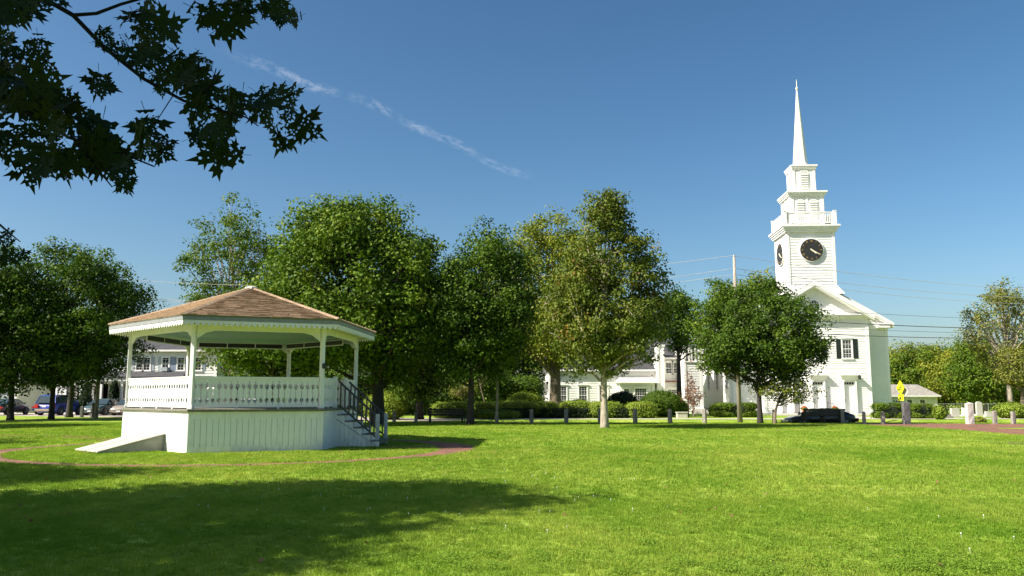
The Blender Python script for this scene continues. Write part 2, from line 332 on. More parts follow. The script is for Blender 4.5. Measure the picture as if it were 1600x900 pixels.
# ================================================================== GROUND
def lawnmat():
    m, nt, N, L, B = newmat('mown_grass')
    tc = N.new('ShaderNodeTexCoord'); out = None
    def noise(s, d=5, st=(1, 1, 1)):
        mp = N.new('ShaderNodeMapping'); mp.inputs['Scale'].default_value = st; L.new(tc.outputs['Object'], mp.inputs[0])
        n = N.new('ShaderNodeTexNoise'); n.inputs['Scale'].default_value = s; n.inputs['Detail'].default_value = d; L.new(mp.outputs[0], n.inputs['Vector']); return n.outputs['Fac']
    r1 = ramp(N, [(.3, (.14, .24, .018)), (.5, (.225, .325, .036)), (.72, (.325, .395, .07))]); L.new(noise(.35, 8), r1.inputs[0])
    r2 = ramp(N, [(.3, (.45, .55, .45)), (.5, (1, 1, 1)), (.75, (1.3, 1.25, 1.2))]); L.new(noise(14, 8), r2.inputs[0])
    r3 = ramp(N, [(.35, (.8, .85, .8)), (.6, (1.12, 1.08, 1.1))]); L.new(noise(2.2, 5, (1, .5, 1)), r3.inputs[0])
    a = N.new('ShaderNodeMix'); a.data_type = 'RGBA'; a.blend_type = 'MULTIPLY'; a.inputs['Factor'].default_value = 1; L.new(r1.outputs[0], a.inputs[6]); L.new(r2.outputs[0], a.inputs[7])
    b = N.new('ShaderNodeMix'); b.data_type = 'RGBA'; b.blend_type = 'MULTIPLY'; b.inputs['Factor'].default_value = 1; L.new(a.outputs[2], b.inputs[6]); L.new(r3.outputs[0], b.inputs[7])
    L.new(b.outputs[2], B.inputs['Base Color']); B.inputs['Roughness'].default_value = .9; B.inputs['Specular IOR Level'].default_value = .15
    bp = N.new('ShaderNodeBump'); bp.inputs['Strength'].default_value = .7; bp.inputs['Distance'].default_value = .05; L.new(noise(26, 6), bp.inputs['Height']); L.new(bp.outputs[0], B.inputs['Normal'])
    return m
M['lawn'] = lawnmat()
def sheet(name, mat, xs, ys, dz=0.0, kind='structure'):
    V = [(x, y, gz(x, y)+dz) for y in ys for x in xs]; nx = len(xs)
    Fc = [(j*nx+i, j*nx+i+1, (j+1)*nx+i+1, (j+1)*nx+i) for j in range(len(ys)-1) for i in range(nx-1)]
    me = bpy.data.meshes.new(name); me.from_pydata(V, [], Fc); me.materials.append(mat); o = link(name, me); o['kind'] = kind; return o
gxs = [-3000, -1200, -500, -220, -120, -80]+[x for x in range(-60, -4, 4)]+[-4+.5*i for i in range(15)]+[x for x in range(4, 100, 4)]+[140, 220, 500, 1200, 3000]
gys = [-40, -20, -8]+[x for x in range(0, 52, 4)]+[52.6, 53.5, 55.5, 57.5, 58.6]+[62, 66, 70, 74, 78]+[80+2.5*i for i in range(7)]+[100, 120, 160, 240, 500, 1200, 4000]
sheet('lawn', M['lawn'], sorted(set(gxs)), gys)
sheet('sunken_road', M['asphalt'], [3, 8, 14, 20, 30, 45, 60, 90], [53.6, 55.5, 57.4], .006)
def strip(name, mat, pts, w, dz=.006, n=1):
    pts = [Vector((p[0], p[1], 0)) for p in pts]; V = []
    for i, p in enumerate(pts):
        d = (pts[min(i+1, len(pts)-1)]-pts[max(i-1, 0)]).normalized(); nn = Vector((-d.y, d.x, 0)); ww = w[i] if hasattr(w, '__len__') else w
        for s in (-.5, .5): q = p+nn*ww*s; V.append((q.x, q.y, gz(q.x, q.y)+dz))
    me = bpy.data.meshes.new(name); me.from_pydata(V, [], [(2*i, 2*i+1, 2*i+3, 2*i+2) for i in range(len(pts)-1)]); me.materials.append(mat)
    o = link(name, me); o['kind'] = 'structure'; return o
strip('road', M['paleroad'], [(-90, 92), (-60, 82), (-41, 75.5), (-25, 69), (-14, 63.2), (-7.5, 59.6), (-4, 58)], [9, 9, 9, 9, 8, 6.5, 5.5])
strip('pavement', M['concrete'], [(-7, 62.4), (-2, 61.4), (6, 61.1), (20, 61.4), (34, 62), (60, 63), (95, 64)], 2.2, .012)
strip('church_path', M['concrete'], [(26.9, 73.0), (26.9, 62.4)], 3.2, .008)
# brick ring and paths round the bandstand
GC = (-9.1, 28.8)
def ringsheet(name, mat, r0, r1, dz):
    n = 96; V = []
    for k in range(n):
        a = 2*math.pi*k/n
        for r in (r0, r1): V.append((RCX+(r+(.035*max(0, math.cos(a-.3))**4 if r > 1 else -.06*max(0, math.cos(a-.3))**4))*RRX*math.cos(a), RCY+r*RRY*math.sin(a), dz))
    Fc = [(2*k, 2*k+1, (2*k+3) % (2*n), (2*k+2) % (2*n)) for k in range(n)]
    me = bpy.data.meshes.new(name); me.from_pydata(V, [], Fc); me.materials.append(mat); o = link(name, me); o['kind'] = 'structure'; return o
RO, RI = 1.04, .955; RCX, RCY, RRX, RRY = -8.35, 26.2, 6.75, 6.45
ringsheet('brick_ring_path', M['brick'], RI, RO, .008)
strip('brick_path', M['brick'], [(RCX-6.8, RCY-.6), (-20, 25.0), (-34, 23.6)], 1.2, .012)
strip('brick_path', M['brick'], [(RCX-5.6, RCY+4.2), (-18, 34.4), (-34, 37.5)], .9, .012)
strip('brick_path', M['brick'], [(-4.1, 27.2), (-2.6, 26.9), (-1.5, 26.8)], 1.5, .016)
# red brick walk on the right, beside the granite posts
pl = [(P(px, 660, 1).x/P(px, 660, 1).y, yy) for px, yy in ()]
wk = [(1335, 49.8, 50.9), (1380, 46.5, 50.8), (1430, 44.6, 50.6), (1480, 42.0, 50.5), (1530, 39.0, 50.3), (1580, 36.2, 50.2), (1650, 33.0, 50.0), (1800, 29, 49.6), (2200, 24, 48)]
V = []
for px, ya, yb in wk:
    for yy in (ya, yb): V.append((XG(px, yy), yy, .01))
me = bpy.data.meshes.new('brick_walk'); me.from_pydata(V, [], [(2*i, 2*i+2, 2*i+3, 2*i+1) for i in range(len(wk)-1)]); me.materials.append(M['brick']); link('brick_walk', me)['kind'] = 'structure'
def gblob(px, Y, rx, ry, dz, name, mat, seed):
    rnd = random.Random(seed); cx = XG(px, Y); V = [(cx, Y, dz)]
    for k in range(18):
        a = 2*math.pi*k/18; q = rnd.uniform(.8, 1.15); V.append((cx+rx*q*math.cos(a), Y+ry*q*math.sin(a), dz))
    me = bpy.data.meshes.new(name); me.from_pydata(V, [], [(0, k+1, (k+1) % 18+1) for k in range(18)]); me.materials.append(mat); link(name, me)['kind'] = 'structure'
gblob(1592, 29.3, .9, 1.0, .006, 'soil_patch', M['dirt'], 2)
gblob(1605, 42.6, 1.6, .9, .016, 'lawn_island', M['lawn'], 3)

# ================================================================== BANDSTAND
TH = R(22); RP, RB, RE, SX = 4.7, 4.8, 5.52, .793
ZD, ZR, ZE, ZK = 1.243, 2.19, 3.93, 5.36
gaz = thing('bandstand', 'white six-sided wooden bandstand with brown shingle roof on the village green', 'bandstand', (GC[0], GC[1], 0), TH)
def CR(r, i):
    a = R(-30+60*i); return Vector((r*SX*math.sin(a), -r*math.cos(a), 0))
def FT(r, i):
    a, b = CR(r, i), CR(r, i+1); return frame(a.x, a.y, math.atan2(b.y-a.y, b.x-a.x)), (b-a).length
def hexslab(r, z0, z1, mb):
    mb.prism([tuple(CR(r, i)[:2]) for i in range(6)], 'z', z0, z1); return mb
bevel(hexslab(4.93, 1.17, ZD, MB()).build('deck', M['deck'], gaz), .01)
hexslab(4.74, 0, 1.165, MB()).build('base_core', M['seam'], gaz)
rnd = random.Random(4)
board_meshes = {}
SU0, SU1 = 1.62, 3.0
def board(T, u0, u1, z0, z1, v0, v1, mat, parent, name='board'):
    key = (round(u1-u0, 3), round(z1-z0, 3), round(v1-v0, 3), mat.name, name)
    if key not in board_meshes:
        mb = MB(); w = u1-u0; mb.prism([(0, 0), (w, 0), (w, v1-v0), (w-.008, v1-v0+.0), (0, v1-v0)], 'z', 0, z1-z0); board_meshes[key] = mb.mesh(name, mat)
    o = link(name, board_meshes[key], parent); o.matrix_local = T @ Matrix.Translation((u0, v0, z0)); return o
for i in range(6):
    T, Lf = FT(RB, i); mb = MB(T)
    mb.box(-.02, Lf+.02, -.022, .03, .97, 1.166); mb.box(-.02, Lf+.02, -.022, .03, -.05, .17); mb.build('base_trim', M['white_old'], gaz)
    nb = 23 if i in (0, 3) else 27; w = Lf/nb
    for k in range(nb):
        if i in (2, 3, 4) and False: continue
        o = board(T, k*w+.006, (k+1)*w-.006, .17, .97, rnd.uniform(-.010, -.004), .03+rnd.uniform(0, .0), M['white_old'], gaz) if False else None
    mats = board_meshes.setdefault(('b', round(w, 4)), None)
    if mats is None:
        b = MB(); b.box(0, w-.009, -.012, .028, .171, .969); mats = board_meshes[('b', round(w, 4))] = b.mesh('board', M['white_old'])
    for k in range(nb):
        o = link('board', mats, gaz); o.matrix_local = T @ Matrix.Translation((k*w+.0065, rnd.uniform(-.003, .003), 0))
    for a_, b_ in ((-.03, .07), (Lf-.07, Lf+.03)): MB(T).box(a_, b_, -.026, .02, .171, .969).build('corner_board', M['white_old'], gaz)
# posts
pm = MB(); pm.box(-.062, .062, -.062, .062, ZD, 3.72); pm.box(-.08, .08, -.08, .08, ZD, ZD+.1); pm.box(-.08, .08, -.08, .08, 3.36, 3.41)
pmesh = pm.mesh('post', M['white'])
for i in range(6):
    c = CR(RP, i); o = link('post', pmesh, gaz, c, (0, 0, R(-30+60*i))); bevel(o, .012)
lb = MB(); lb.lathe([(.02, 0), (.05, .03), (.055, .12), (.03, .17)], 8); lb.box(-.02, .02, -.02, .1, .1, .13)
q = CR(RP, 1); link('lantern', lb.mesh('lantern', M['black']), gaz, (q.x+.02, q.y-.16, 2.45))
# balusters: flat boards with sawn curves
def baluster_mesh(w, z0, z1):
    h = z1-z0
    prof = [(0, .46), (.10, .45), (.13, .27), (.19, .15), (.25, .21), (.30, .42), (.34, .455), (.5, .43), (.62, .455), (.66, .42), (.70, .20), (.78, .13), (.84, .22), (.86, .46), (1, .46)]
    pts = [(w*b, z0+h*t) for t, b in prof]+[(-w*b, z0+h*t) for t, b in reversed(prof)]
    vs = [(x, -.012, z) for x, z in pts]+[(x, .012, z) for x, z in pts]; n = len(prof); N2 = 2*n; fs = []
    for k in range(n-1):
        a, b, c, d = k, k+1, N2-2-k, N2-1-k
        fs += [(a, b, c, d), (d+N2, c+N2, b+N2, a+N2)]
    for k in range(N2): fs.append((k, (k+1) % N2, (k+1) % N2+N2, k+N2))
    m = MB(); m.add(vs, fs); return m.mesh('baluster', M['white'])
ZB = 1.36
def railing(i, u0, u1):
    T, Lf = FT(RP, i); mb = MB(T); mb.box(u0, u1, -.045, .045, ZR-.05, ZR); mb.box(u0, u1, -.03, .03, ZB-.07, ZB-.005)
    for k in range(1, int((u1-u0)/1.2)+1): mb.box(u0+(u1-u0)*k/(int((u1-u0)/1.2)+1)-.03, u0+(u1-u0)*k/(int((u1-u0)/1.2)+1)+.03, -.025, .025, ZD, ZB-.07)
    mb.box(u0, u1, -.022, .022, ZR-.12, ZR-.052); mb.build('handrail', M['white'], gaz)
    n = max(2, round((u1-u0)/.168)); w = (u1-u0)/n; bmh = board_meshes.get(('bal', round(w, 3))) or board_meshes.setdefault(('bal', round(w, 3)), baluster_mesh(w, ZB-.006, ZR-.115))
    for k in range(n):
        o = link('baluster', bmh, gaz); o.matrix_local = T @ Matrix.Translation((u0+(k+.5)*w, rnd.uniform(-.004, .004), 0)) @ Matrix.Rotation(rnd.uniform(-.004, .004), 4, 'Y')
for i in (0, 2, 3, 4, 5):
    _, Lf = FT(RP, i); railing(i, .085, Lf-.085)
_, L1 = FT(RP, 1); railing(1, .085, SU0-.06); railing(1, SU1+.06, L1-.085)
T1, _ = FT(RP, 1)
for u in (SU0, SU1): MB(T1).box(u-.06, u+.06, -.06, .06, ZD, ZR+.06).build('gate_post', M['white'], gaz)
# arch boards and frieze
for i in range(6):
    T, Lf = FT(RP, i); n = 14; lo = []
    for k in range(n+1):
        t = k/n; u = .08+(Lf-.16)*t; e = min(u, Lf-u); z = 3.54-(.34*(1-e/.62)**2.2 if e < .62 else 0)
        lo.append((u, z))
    vs = []; 
    for v in (-.02, .02):
        vs += [(u, v, z) for u, z in lo]+[(u, v, 3.73) for u, z in lo]
    fs = []; m_ = n+1
    for k in range(n):
        fs += [(k, k+1, m_+k+1, m_+k), (2*m_+k+1, 2*m_+k, 3*m_+k, 3*m_+k+1), (k+1, k, 2*m_+k, 2*m_+k+1)]
    MB(T).add(vs, fs).build('arch_board', M['white'], gaz)
    if i in (0, 1, 5): continue
    # inner frieze: pale rails over panels painted as shaded openings, tilted under the ceiling
    Ti, Li = FT(RP-.55, i); fr = MB(Ti); pn = MB(Ti)
    fr.box(.1, Li-.1, -.02, .02, 3.44, 3.475); fr.box(.1, Li-.1, -.02, .02, 3.63, 3.66)
    for k in range(4):
        u = .1+(Li-.2)*k/3; fr.box(u-.02, u+.02, -.018, .018, 3.475, 3.63)
    fr.build('frieze_rail', M['white'], gaz); pn.box(.12, Li-.12, .0, .012, 3.47, 3.635); pn.build('frieze_shade_panel', M['black'], gaz)
# ceiling and soffit
def hexcone(r0, z0, r1, z1, mb):
    a = [CR(r0, i)+Vector((0, 0, z0)) for i in range(6)]; b = [CR(r1, i)+Vector((0, 0, z1)) for i in range(6)]
    mb.add(a+b, [(i, (i+1) % 6, 6+(i+1) % 6, 6+i) for i in range(6)]); return mb
hexcone(RP-.02, 3.70, .05, 4.02, MB()).build('ceiling', M['ceiling'], gaz)
hexcone(RE-.04, 3.775, RP-.06, 3.735, MB()).build('soffit', M['white'], gaz)
for i in range(6):
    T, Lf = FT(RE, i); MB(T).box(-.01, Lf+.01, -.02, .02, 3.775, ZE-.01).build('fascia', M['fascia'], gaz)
    ns = int(Lf/.155); w = Lf/ns; lo = []
    for k in range(ns):
        for q in range(5):
            t = q/5; lo.append((k*w+t*w, 3.725-.105*math.sin(math.pi*t)))
    lo.append((Lf, 3.725)); m_ = len(lo); vs = []
    for v in (-.008, .012): vs += [(u, v, z) for u, z in lo]+[(u, v, 3.775) for u, z in lo]
    fs = []
    for k in range(m_-1): fs += [(k, k+1, m_+k+1, m_+k), (2*m_+k+1, 2*m_+k, 3*m_+k, 3*m_+k+1), (k+1, k, 2*m_+k, 2*m_+k+1)]
    MB(T).add(vs, fs).build('scalloped_valance', M['white'], gaz)
# roof
apex = Vector((0, 0, ZK)); 
for i in range(6):
    a, b = CR(RE+.05, i), CR(RE+.05, i+1); a.z = b.z = ZE-.01
    u = (b-a).normalized(); mid = (a+b)/2; s = apex-mid; s = s-u*s.dot(u); SLn = s.length; s.normalize(); nrmv = u.cross(s).normalized()
    k0 = (apex-a).dot(u)
    Tm = Matrix(((u.x, s.x, nrmv.x, a.x), (u.y, s.y, nrmv.y, a.y), (u.z, s.z, nrmv.z, a.z), (0, 0, 0, 1)))
    L_ = (b-a).length; dk = MB(Tm); dk.add([(0, 0, 0), (L_, 0, 0), (k0, SLn, 0), (0, 0, -.04), (L_, 0, -.04), (k0, SLn, -.04)], [(0, 1, 2), (5, 4, 3), (0, 3, 4, 1)])
    dk.build('roof_deck', M['deck'], gaz)
    sh = MB(Tm); ex = .105; nc = int(SLn/ex)
    for c in range(nc):
        y0 = c*ex; y1 = min(SLn, y0+ex*1.25); fl = y0/SLn; fr_ = y1/SLn
        ua, ub = k0*fl, L_-(L_-k0)*fl; uc, ud = k0*fr_, L_-(L_-k0)*fr_
        n_ = max(1, int((ub-ua)/.30)); off = rnd.uniform(-.5, .5)*.3
        cuts = sorted(set([ua, ub]+[ua+.3*k+off+rnd.uniform(-.05, .05) for k in range(1, n_+1) if ua+.08 < ua+.3*k+off < ub-.08]))
        for p0, p1 in zip(cuts[:-1], cuts[1:]):
            t = .012+rnd.uniform(0, .01); dy = rnd.uniform(-.010, .012)
            q0, q1 = max(p0, uc), min(p1, ud)
            if q1 <= q0: q0 = q1 = min(max((p0+p1)/2, uc), ud)
            sh.add([(p0+.002, y0-dy, .004), (p1-.002, y0-dy, .004), (p0+.002, y0-dy, t+.008), (p1-.002, y0-dy, t+.008), (q0+.002, y1, .005), (q1-.002, y1, .005)],
                   [(0, 1, 3, 2), (2, 3, 5, 4), (0, 2, 4), (1, 5, 3)])
    o = sh.build('shingles', M['shingle'], gaz, kind='stuff')
    cap = MB(); e0 = CR(RE+.07, i)+Vector((0, 0, ZE+.03)); ap = apex+Vector((0, 0, .03)); d = (ap-e0); side = d.cross(Vector((0, 0, 1))).normalized()
    for k in range(28):
        p, q = e0+d*(k/28), e0+d*((k+1.25)/28 if k < 27 else 1); up = Vector((0, 0, .012)); h = side*.10; dn = Vector((0, 0, -.035))
        cap.add([p+up*2, p+h+dn, p-h+dn, q+up, q+h+dn, q-h+dn], [(0, 1, 4, 3), (0, 3, 5, 2), (0, 2, 1)])
    cap.build('ridge_cap', M['shingle'], gaz, kind='stuff')
MB().lathe([(.26, -.04), (.24, .02), (.1, .06), (.02, .08)], 6, (0, 0, ZK)).build('roof_cap', M['granite_light'], gaz)
# stairs
TS, _ = FT(RB, 1); du = (SU0+.04, SU1+.04)
st = MB(TS); NS = 6; rise = ZD/NS; run = .285
for k in range(1, NS):
    z = ZD-rise*k; y = -run*(k-1)
    tr_ = MB(TS); tr_.box(du[0]-.03, du[1]+.03, y-run-.04, y-.002, z-.035, z); tr_.build('tread', M['deck'], gaz)
    MB(TS).box(du[0]+.03, du[1]-.03, y-.02, y-.004, z+.001, z+rise-.036).build('riser', M['white_old'], gaz)
for u, s in ((du[0], 1), (du[1], -1)):
    prof = [(0, -.05)]; y = 0
    for k in range(1, NS):
        z = ZD-rise*k-.036; prof += [(y, z), (y-run, z)]; y -= run
    prof += [(y, -.05)]; prof[0] = (0, -.05)
    # fan-safe: build as columns
    sk = MB(TS)
    for k in range(1, NS):
        z = ZD-rise*k-.037; y0 = -run*(k-1); 
        for c in range(2):
            a0, a1 = y0-run*c/2, y0-run*(c+1)/2
            sk.box(u-.015*s if s > 0 else u, u if s > 0 else u+.015, a1+.003, a0-.003, -.05, z)
    sk.build('stair_skirt', M['white_old'], gaz)
    MB(TS).box(u+.002*s, u+.01*s, -run*(NS-1)+.01, -.01, -.05, .14).build('stair_liner', M['seam'], gaz) if False else None
    dg = MB(TS); o_ = -.026*s
    dg.tube([(u+o_, -.02, ZD-rise*1.75), (u+o_, -run*(NS-1)*.92, .06)], .014, 4); dg.build('skirt_rail', M['newel'], gaz)
    # rails
    yb = -run*(NS-2)-run*.6; zb = rise+.0; yt = -.06; zt = ZD-.12
    rl = MB(TS)
    rl.tube([(u, yt, zt+.98), (u, yb, zb+.78)], .034, 4); rl.tube([(u, yt, zt+.22), (u, yb, zb+.10)], .028, 4)
    rl.build('stair_handrail', M['stairwood'], gaz)
    for k in range(9):
        t = (k+.5)/9; y = yt+(yb-yt)*t; a = zt+.22+(zb+.10-zt-.22)*t; b = zt+.98+(zb+.78-zt-.98)*t
        MB(TS).box(u-.02, u+.02, y-.02, y+.02, a, b).build('stair_baluster', M['stairwood'], gaz)
    MB(TS).box(u-.055, u+.055, yb-.1, yb+.01, zb-.0, zb+.84).build('newel_post', M['newel'], gaz)
# sloping cellar doors
T5, L5 = FT(RB, 5); b0, b1 = 1.5, 3.08; bo = -1.85
bk = thing('cellar_hatch', 'pale sloping wooden cellar hatch against the sunlit left side of the bandstand', 'cellar hatch', tuple(CR(RB, 5)), 0)
bk.matrix_world = gaz.matrix_world  # placed below
bk.location = Vector((GC[0], GC[1], 0)); bk.rotation_euler = (0, 0, TH)
M['hatch'] = noisemat('pale_hatch_boards', (.46, .43, .38), (.36, .34, .30), 3, .7, .2, 30)
M['hatchside'] = noisemat('grey_hatch_side', (.36, .35, .31), (.27, .26, .23), 3, .8, .2, 30)
for u, nm in ((b0, 0), (b1, 1)):
    MB(T5).prism([(-.03, -.05), (bo, -.05), (bo, .05), (-.03, .47)], 'x', u-.03, u+.03).build('side_wall', M['hatchside'], bk)
def slopebox(u0, u1, y0, y1, th, mat, name):
    z = lambda y: .05+(.42)*(y-bo)/(-.03-bo)+.012
    MB(T5).add([(u0, y0, z(y0)), (u1, y0, z(y0)), (u1, y1, z(y1)), (u0, y1, z(y1)), (u0, y0, z(y0)+th), (u1, y0, z(y0)+th), (u1, y1, z(y1)+th), (u0, y1, z(y1)+th)],
          [(0, 3, 2, 1), (4, 5, 6, 7), (0, 1, 5, 4), (1, 2, 6, 5), (2, 3, 7, 6), (3, 0, 4, 7)]).build(name, mat, bk)
um = (b0+b1)/2
slopebox(b0-.06, um-.035, bo-.08, -.06, .03, M['hatch'], 'door'); slopebox(um+.035, b1-.13, bo-.08, -.06, .03, M['hatch'], 'door')
slopebox(b1-.08, b1+.08, bo-.08, -.06, .03, M['hatch'], 'edge_board'); slopebox(b0-.02, b1+.05, bo-.04, -.07, -.01, M['black'], 'seam_board')
MB(T5).box(b0-.1, b1+.1, -.07, -.028, .47, .51).build('flashing', M['hatchside'], bk)

# ================================================================== CHURCH and building helpers
def clap(mb, u0, u1, z0, z1, step=.25, d=.032):
    """lapped boards; u0 / u1 may be functions of z"""
    f0 = u0 if callable(u0) else (lambda z: u0); f1 = u1 if callable(u1) else (lambda z: u1)
    n = max(1, round((z1-z0)/step)); h = (z1-z0)/n
    for k in range(n):
        a, b = z0+k*h, z0+(k+1)*h
        if f1(a)-f0(a) < .02: continue
        mb.add([(f0(a), -d, a), (f1(a), -d, a), (max(f1(b), f0(b)), -.004, b), (f0(b), -.004, b), (f0(a), 0, a), (f1(a), 0, a)], [(0, 1, 2, 3), (4, 5, 1, 0)])
    return mb
def shell(parent, x0, x1, y0, y1, z0, z1, mat=None, name='wall', step=.22, sides='FLRB', trim=True):
    """core box plus lapped boards on the named sides"""
    MB().box(x0, x1, y0, y1, z0, z1).build(name, mat or M['church'], parent)
    for s in sides:
        T, L_ = {'F': (frame(x0, y0, 0), x1-x0), 'R': (frame(x1, y0, R(90)), y1-y0), 'B': (frame(x1, y1, R(180)), x1-x0), 'L': (frame(x0, y1, R(-90)), y1-y0)}[s]
        clap(MB(T), 0, L_, z0, z1, step).build('clapboards', mat or M['church'], parent, kind='stuff')
        if trim:
            MB(T).box(-.03, .2, -.056, .0, z0, z1).build('corner_board', M['church_trim'], parent); MB(T).box(L_-.2, L_+.03, -.058, .0, z0, z1).build('corner_board', M['church_trim'], parent)
def window(parent, T, uc, z0, w, h, nx=3, nz=4, shut=None, hood=True, double=True, arch=False, louvre=False):
    c = .11; u0, u1 = uc-w/2, uc+w/2; z1 = z0+h
    fr = MB(T); fr.box(u0-c, u0, -.075, 0, z0-.02, z1); fr.box(u1, u1+c, -.075, 0, z0-.02, z1); fr.box(u0-c, u1+c, -.08, 0, z1, z1+c); fr.box(u0-c-.05, u1+c+.05, -.12, 0, z0-.09, z0-.02)
    if hood: fr.box(u0-c-.06, u1+c+.06, -.15, 0, z1+c, z1+c+.07)
    wdw = fr.build('window', M['church_trim'], parent)
    MB(T).box(u0, u1, -.03, -.024, z0-.02, z1).build('pane', M['glass'], wdw)
    mu = MB(T)
    for k in range(1, nx): u = u0+w*k/nx; mu.box(u-.010, u+.010, -.046, -.030, z0, z1)
    for k in range(1, nz):
        z = z0+h*k/nz; big = double and k*2 == nz; mu.box(u0, u1, -.05 if big else -.044, -.031, z-(.026 if big else .010), z+(.026 if big else .010))
    mu.box(u0, u0+.04, -.055, -.031, z0, z1); mu.box(u1-.04, u1, -.055, -.031, z0, z1); mu.box(u0, u1, -.056, -.031, z0-.02, z0+.05)
    mu.box(u0, u1, -.056, -.031, z1-.05, z1)
    mu.build('muntins', M['church_trim'], wdw)
    if shut:
        for s in (-1, 1):
            a = u0-c-.02-.42 if s < 0 else u1+c+.02; sh = MB(T); sh.box(a, a+.42, -.05, -.023, z0-.02, z1+.05)
            so_ = sh.build('shutter', shut, parent); sl_ = MB(T); n = int(h/.09)
            for k in range(n): sl_.box(a+.05, a+.37, -.062, -.05, z0+.03+k*(h-.04)/n, z0+.03+k*(h-.04)/n+.035)
            sl_.build('louvre_slats', shut, so_)
    return wdw
def archpoly(uc, w, z0, z1, n=8):
    r = w/2; zc = z1-r; return [(uc-r, z0), (uc+r, z0)]+[(uc+r*math.cos(math.pi*k/n), zc+r*math.sin(math.pi*k/n)) for k in range(n+1)]
M['louvre'] = noisemat('louvre_paint', (.66, .66, .6), (.58, .58, .53), 3, .6, .1)
def arched_louvre(parent, T, uc, w, z0, z1):
    f = MB(T); f.prism(archpoly(uc, w+.16, z0, z1+.08), 'y', -.05, -.0); fo = f.build('louvre_frame', M['church_trim'], parent)
    g = MB(T); g.prism(archpoly(uc, w, z0+.02, z1), 'y', -.058, -.048); g.build('louvre_opening', M['louvre'], fo)
    s = MB(T); n = int((z1-z0-w/2)/.22)
    for k in range(n+1):
        z = z0+.06+k*.22; s.add([(uc-w/2+.02, -.06, z+.13), (uc+w/2-.02, -.06, z+.13), (uc+w/2-.02, -.11, z), (uc-w/2+.02, -.11, z), (uc-w/2+.02, -.06, z-.02), (uc+w/2-.02, -.06, z-.02)], [(0, 1, 2, 3), (3, 2, 5, 4)])
    s.build('louvre_slats', M['louvre'], fo)
def cornice(parent, x0, x1, y0, y1, zt, oh, h, steps=3, mat=None):
    mb = MB()
    for k in range(steps):
        t = (k+1)/steps; o = oh*(.25+.75*t); mb.box(x0-o, x1+o, y0-o, y1+o, zt-h+h*k/steps+(.002 if k else 0), zt-h+h*(k+1)/steps)
    return mb.build('cornice', mat or M['church_trim'], parent)
CY = 74.3; PSI = R(3.5)
ch = thing('church', 'white clapboard church with tall spire, black clock faces and a gabled front porch', 'church', (27.1, CY, 0), -PSI)
zf = lambda py: HZ(py, CY)
ZW = zf(499)                       # underside of pediment
ZA = zf(437)                       # pediment apex
PW = 4.65; BW = 7.0; BY = 1.9; BL = 25.0
# main body
ZB_ = 8.25; ZRg = ZB_+ (BW+.55)*math.tan(R(30.5))
MB().box(-BW-.08, BW+.08, BY-.08, BY+BL, -.6, .45).build('foundation', M['granite_light'], ch)
shell(ch, -BW, BW, BY, BY+BL, .45, ZB_, sides='FLR')
T = frame(0, BY, 0)
sl_ = math.tan(R(30.5))
gb = MB(); gb.add([(-BW, BY, ZB_), (BW, BY, ZB_), (0, BY, ZB_+BW*sl_), (-BW, BY+BL, ZB_), (BW, BY+BL, ZB_), (0, BY+BL, ZB_+BW*sl_)], [(0, 1, 2), (5, 4, 3)]); gb.build('gable_wall', M['church'], ch)
clap(MB(T), lambda z: -BW+(z-ZB_)/sl_, lambda z: BW-(z-ZB_)/sl_, ZB_, ZB_+BW*sl_, .22).build('clapboards', M['church'], ch, kind='stuff')
def gable_roof(parent, hw, y0, y1, ze, sl, oh, th=.16, mat=None, rake=.32, trim=True, cx=0):
    mb = MB(); zr = ze+hw*sl
    for s in (-1, 1):
        e = (s*(hw+oh), ze-oh*sl)
        mb.add([(cx+e[0], y0, e[1]+.3), (cx, y0, zr+.3), (cx, y1, zr+.3), (cx+e[0], y1, e[1]+.3), (cx+e[0], y0, e[1]+.3-th), (cx, y0, zr+.3-th), (cx, y1, zr+.3-th), (cx+e[0], y1, e[1]+.3-th)],
               [(0, 1, 2, 3), (7, 6, 5, 4), (0, 4, 5, 1), (3, 2, 6, 7), (0, 3, 7, 4)])
    ro = mb.build('roof', mat or M['slate'], parent)
    if trim:
        r = MB()
        for s in (-1, 1):
            for yy0, yy1, d0, d1 in ((y0-.03, y0+.22, .26, .02), (y0-.09, y0+.2, .30, .15), (y0+.22, y0+.55, .1, .0)):
                e = (s*(hw+oh-.03), ze-(oh-.03)*sl); a = 1/math.cos(math.atan(sl))
                r.add([(cx+e[0], yy0, e[1]+d0), (cx, yy0, zr+d0), (cx, yy1, zr+d0), (cx+e[0], yy1, e[1]+d0), (cx+e[0], yy0, e[1]+d1-rake*.5), (cx, yy0, zr+d1-rake*.5), (cx, yy1, zr+d1-rake*.5), (cx+e[0], yy1, e[1]+d1-rake*.5)],
                      [(0, 1, 2, 3), (7, 6, 5, 4), (0, 4, 5, 1), (3, 2, 6, 7), (0, 3, 7, 4)])
            r.box(cx+s*(hw+oh)-.18, cx+s*(hw+oh)+.06, y0+.22, y1, ze-oh*sl-.1, ze-oh*sl+.13)
        r.build('rake_board', M['church_trim'], parent)
    return ro
gable_roof(ch, BW, BY-.45, BY+BL+.3, ZB_, sl_, .5)
# eave returns and frieze on the body front
for s in (-1, 1):
    x = s*(BW+.12); MB().box(min(x, x-s*1.0), max(x, x-s*1.0), BY-.5, BY-.03, ZB_-.42, ZB_-.12).box(min(x+s*.1, x-s*1.05), max(x+s*.1, x-s*1.05), BY-.56, BY-.02, ZB_-.12, ZB_+.02).build('cornice_return', M['church_trim'], ch)
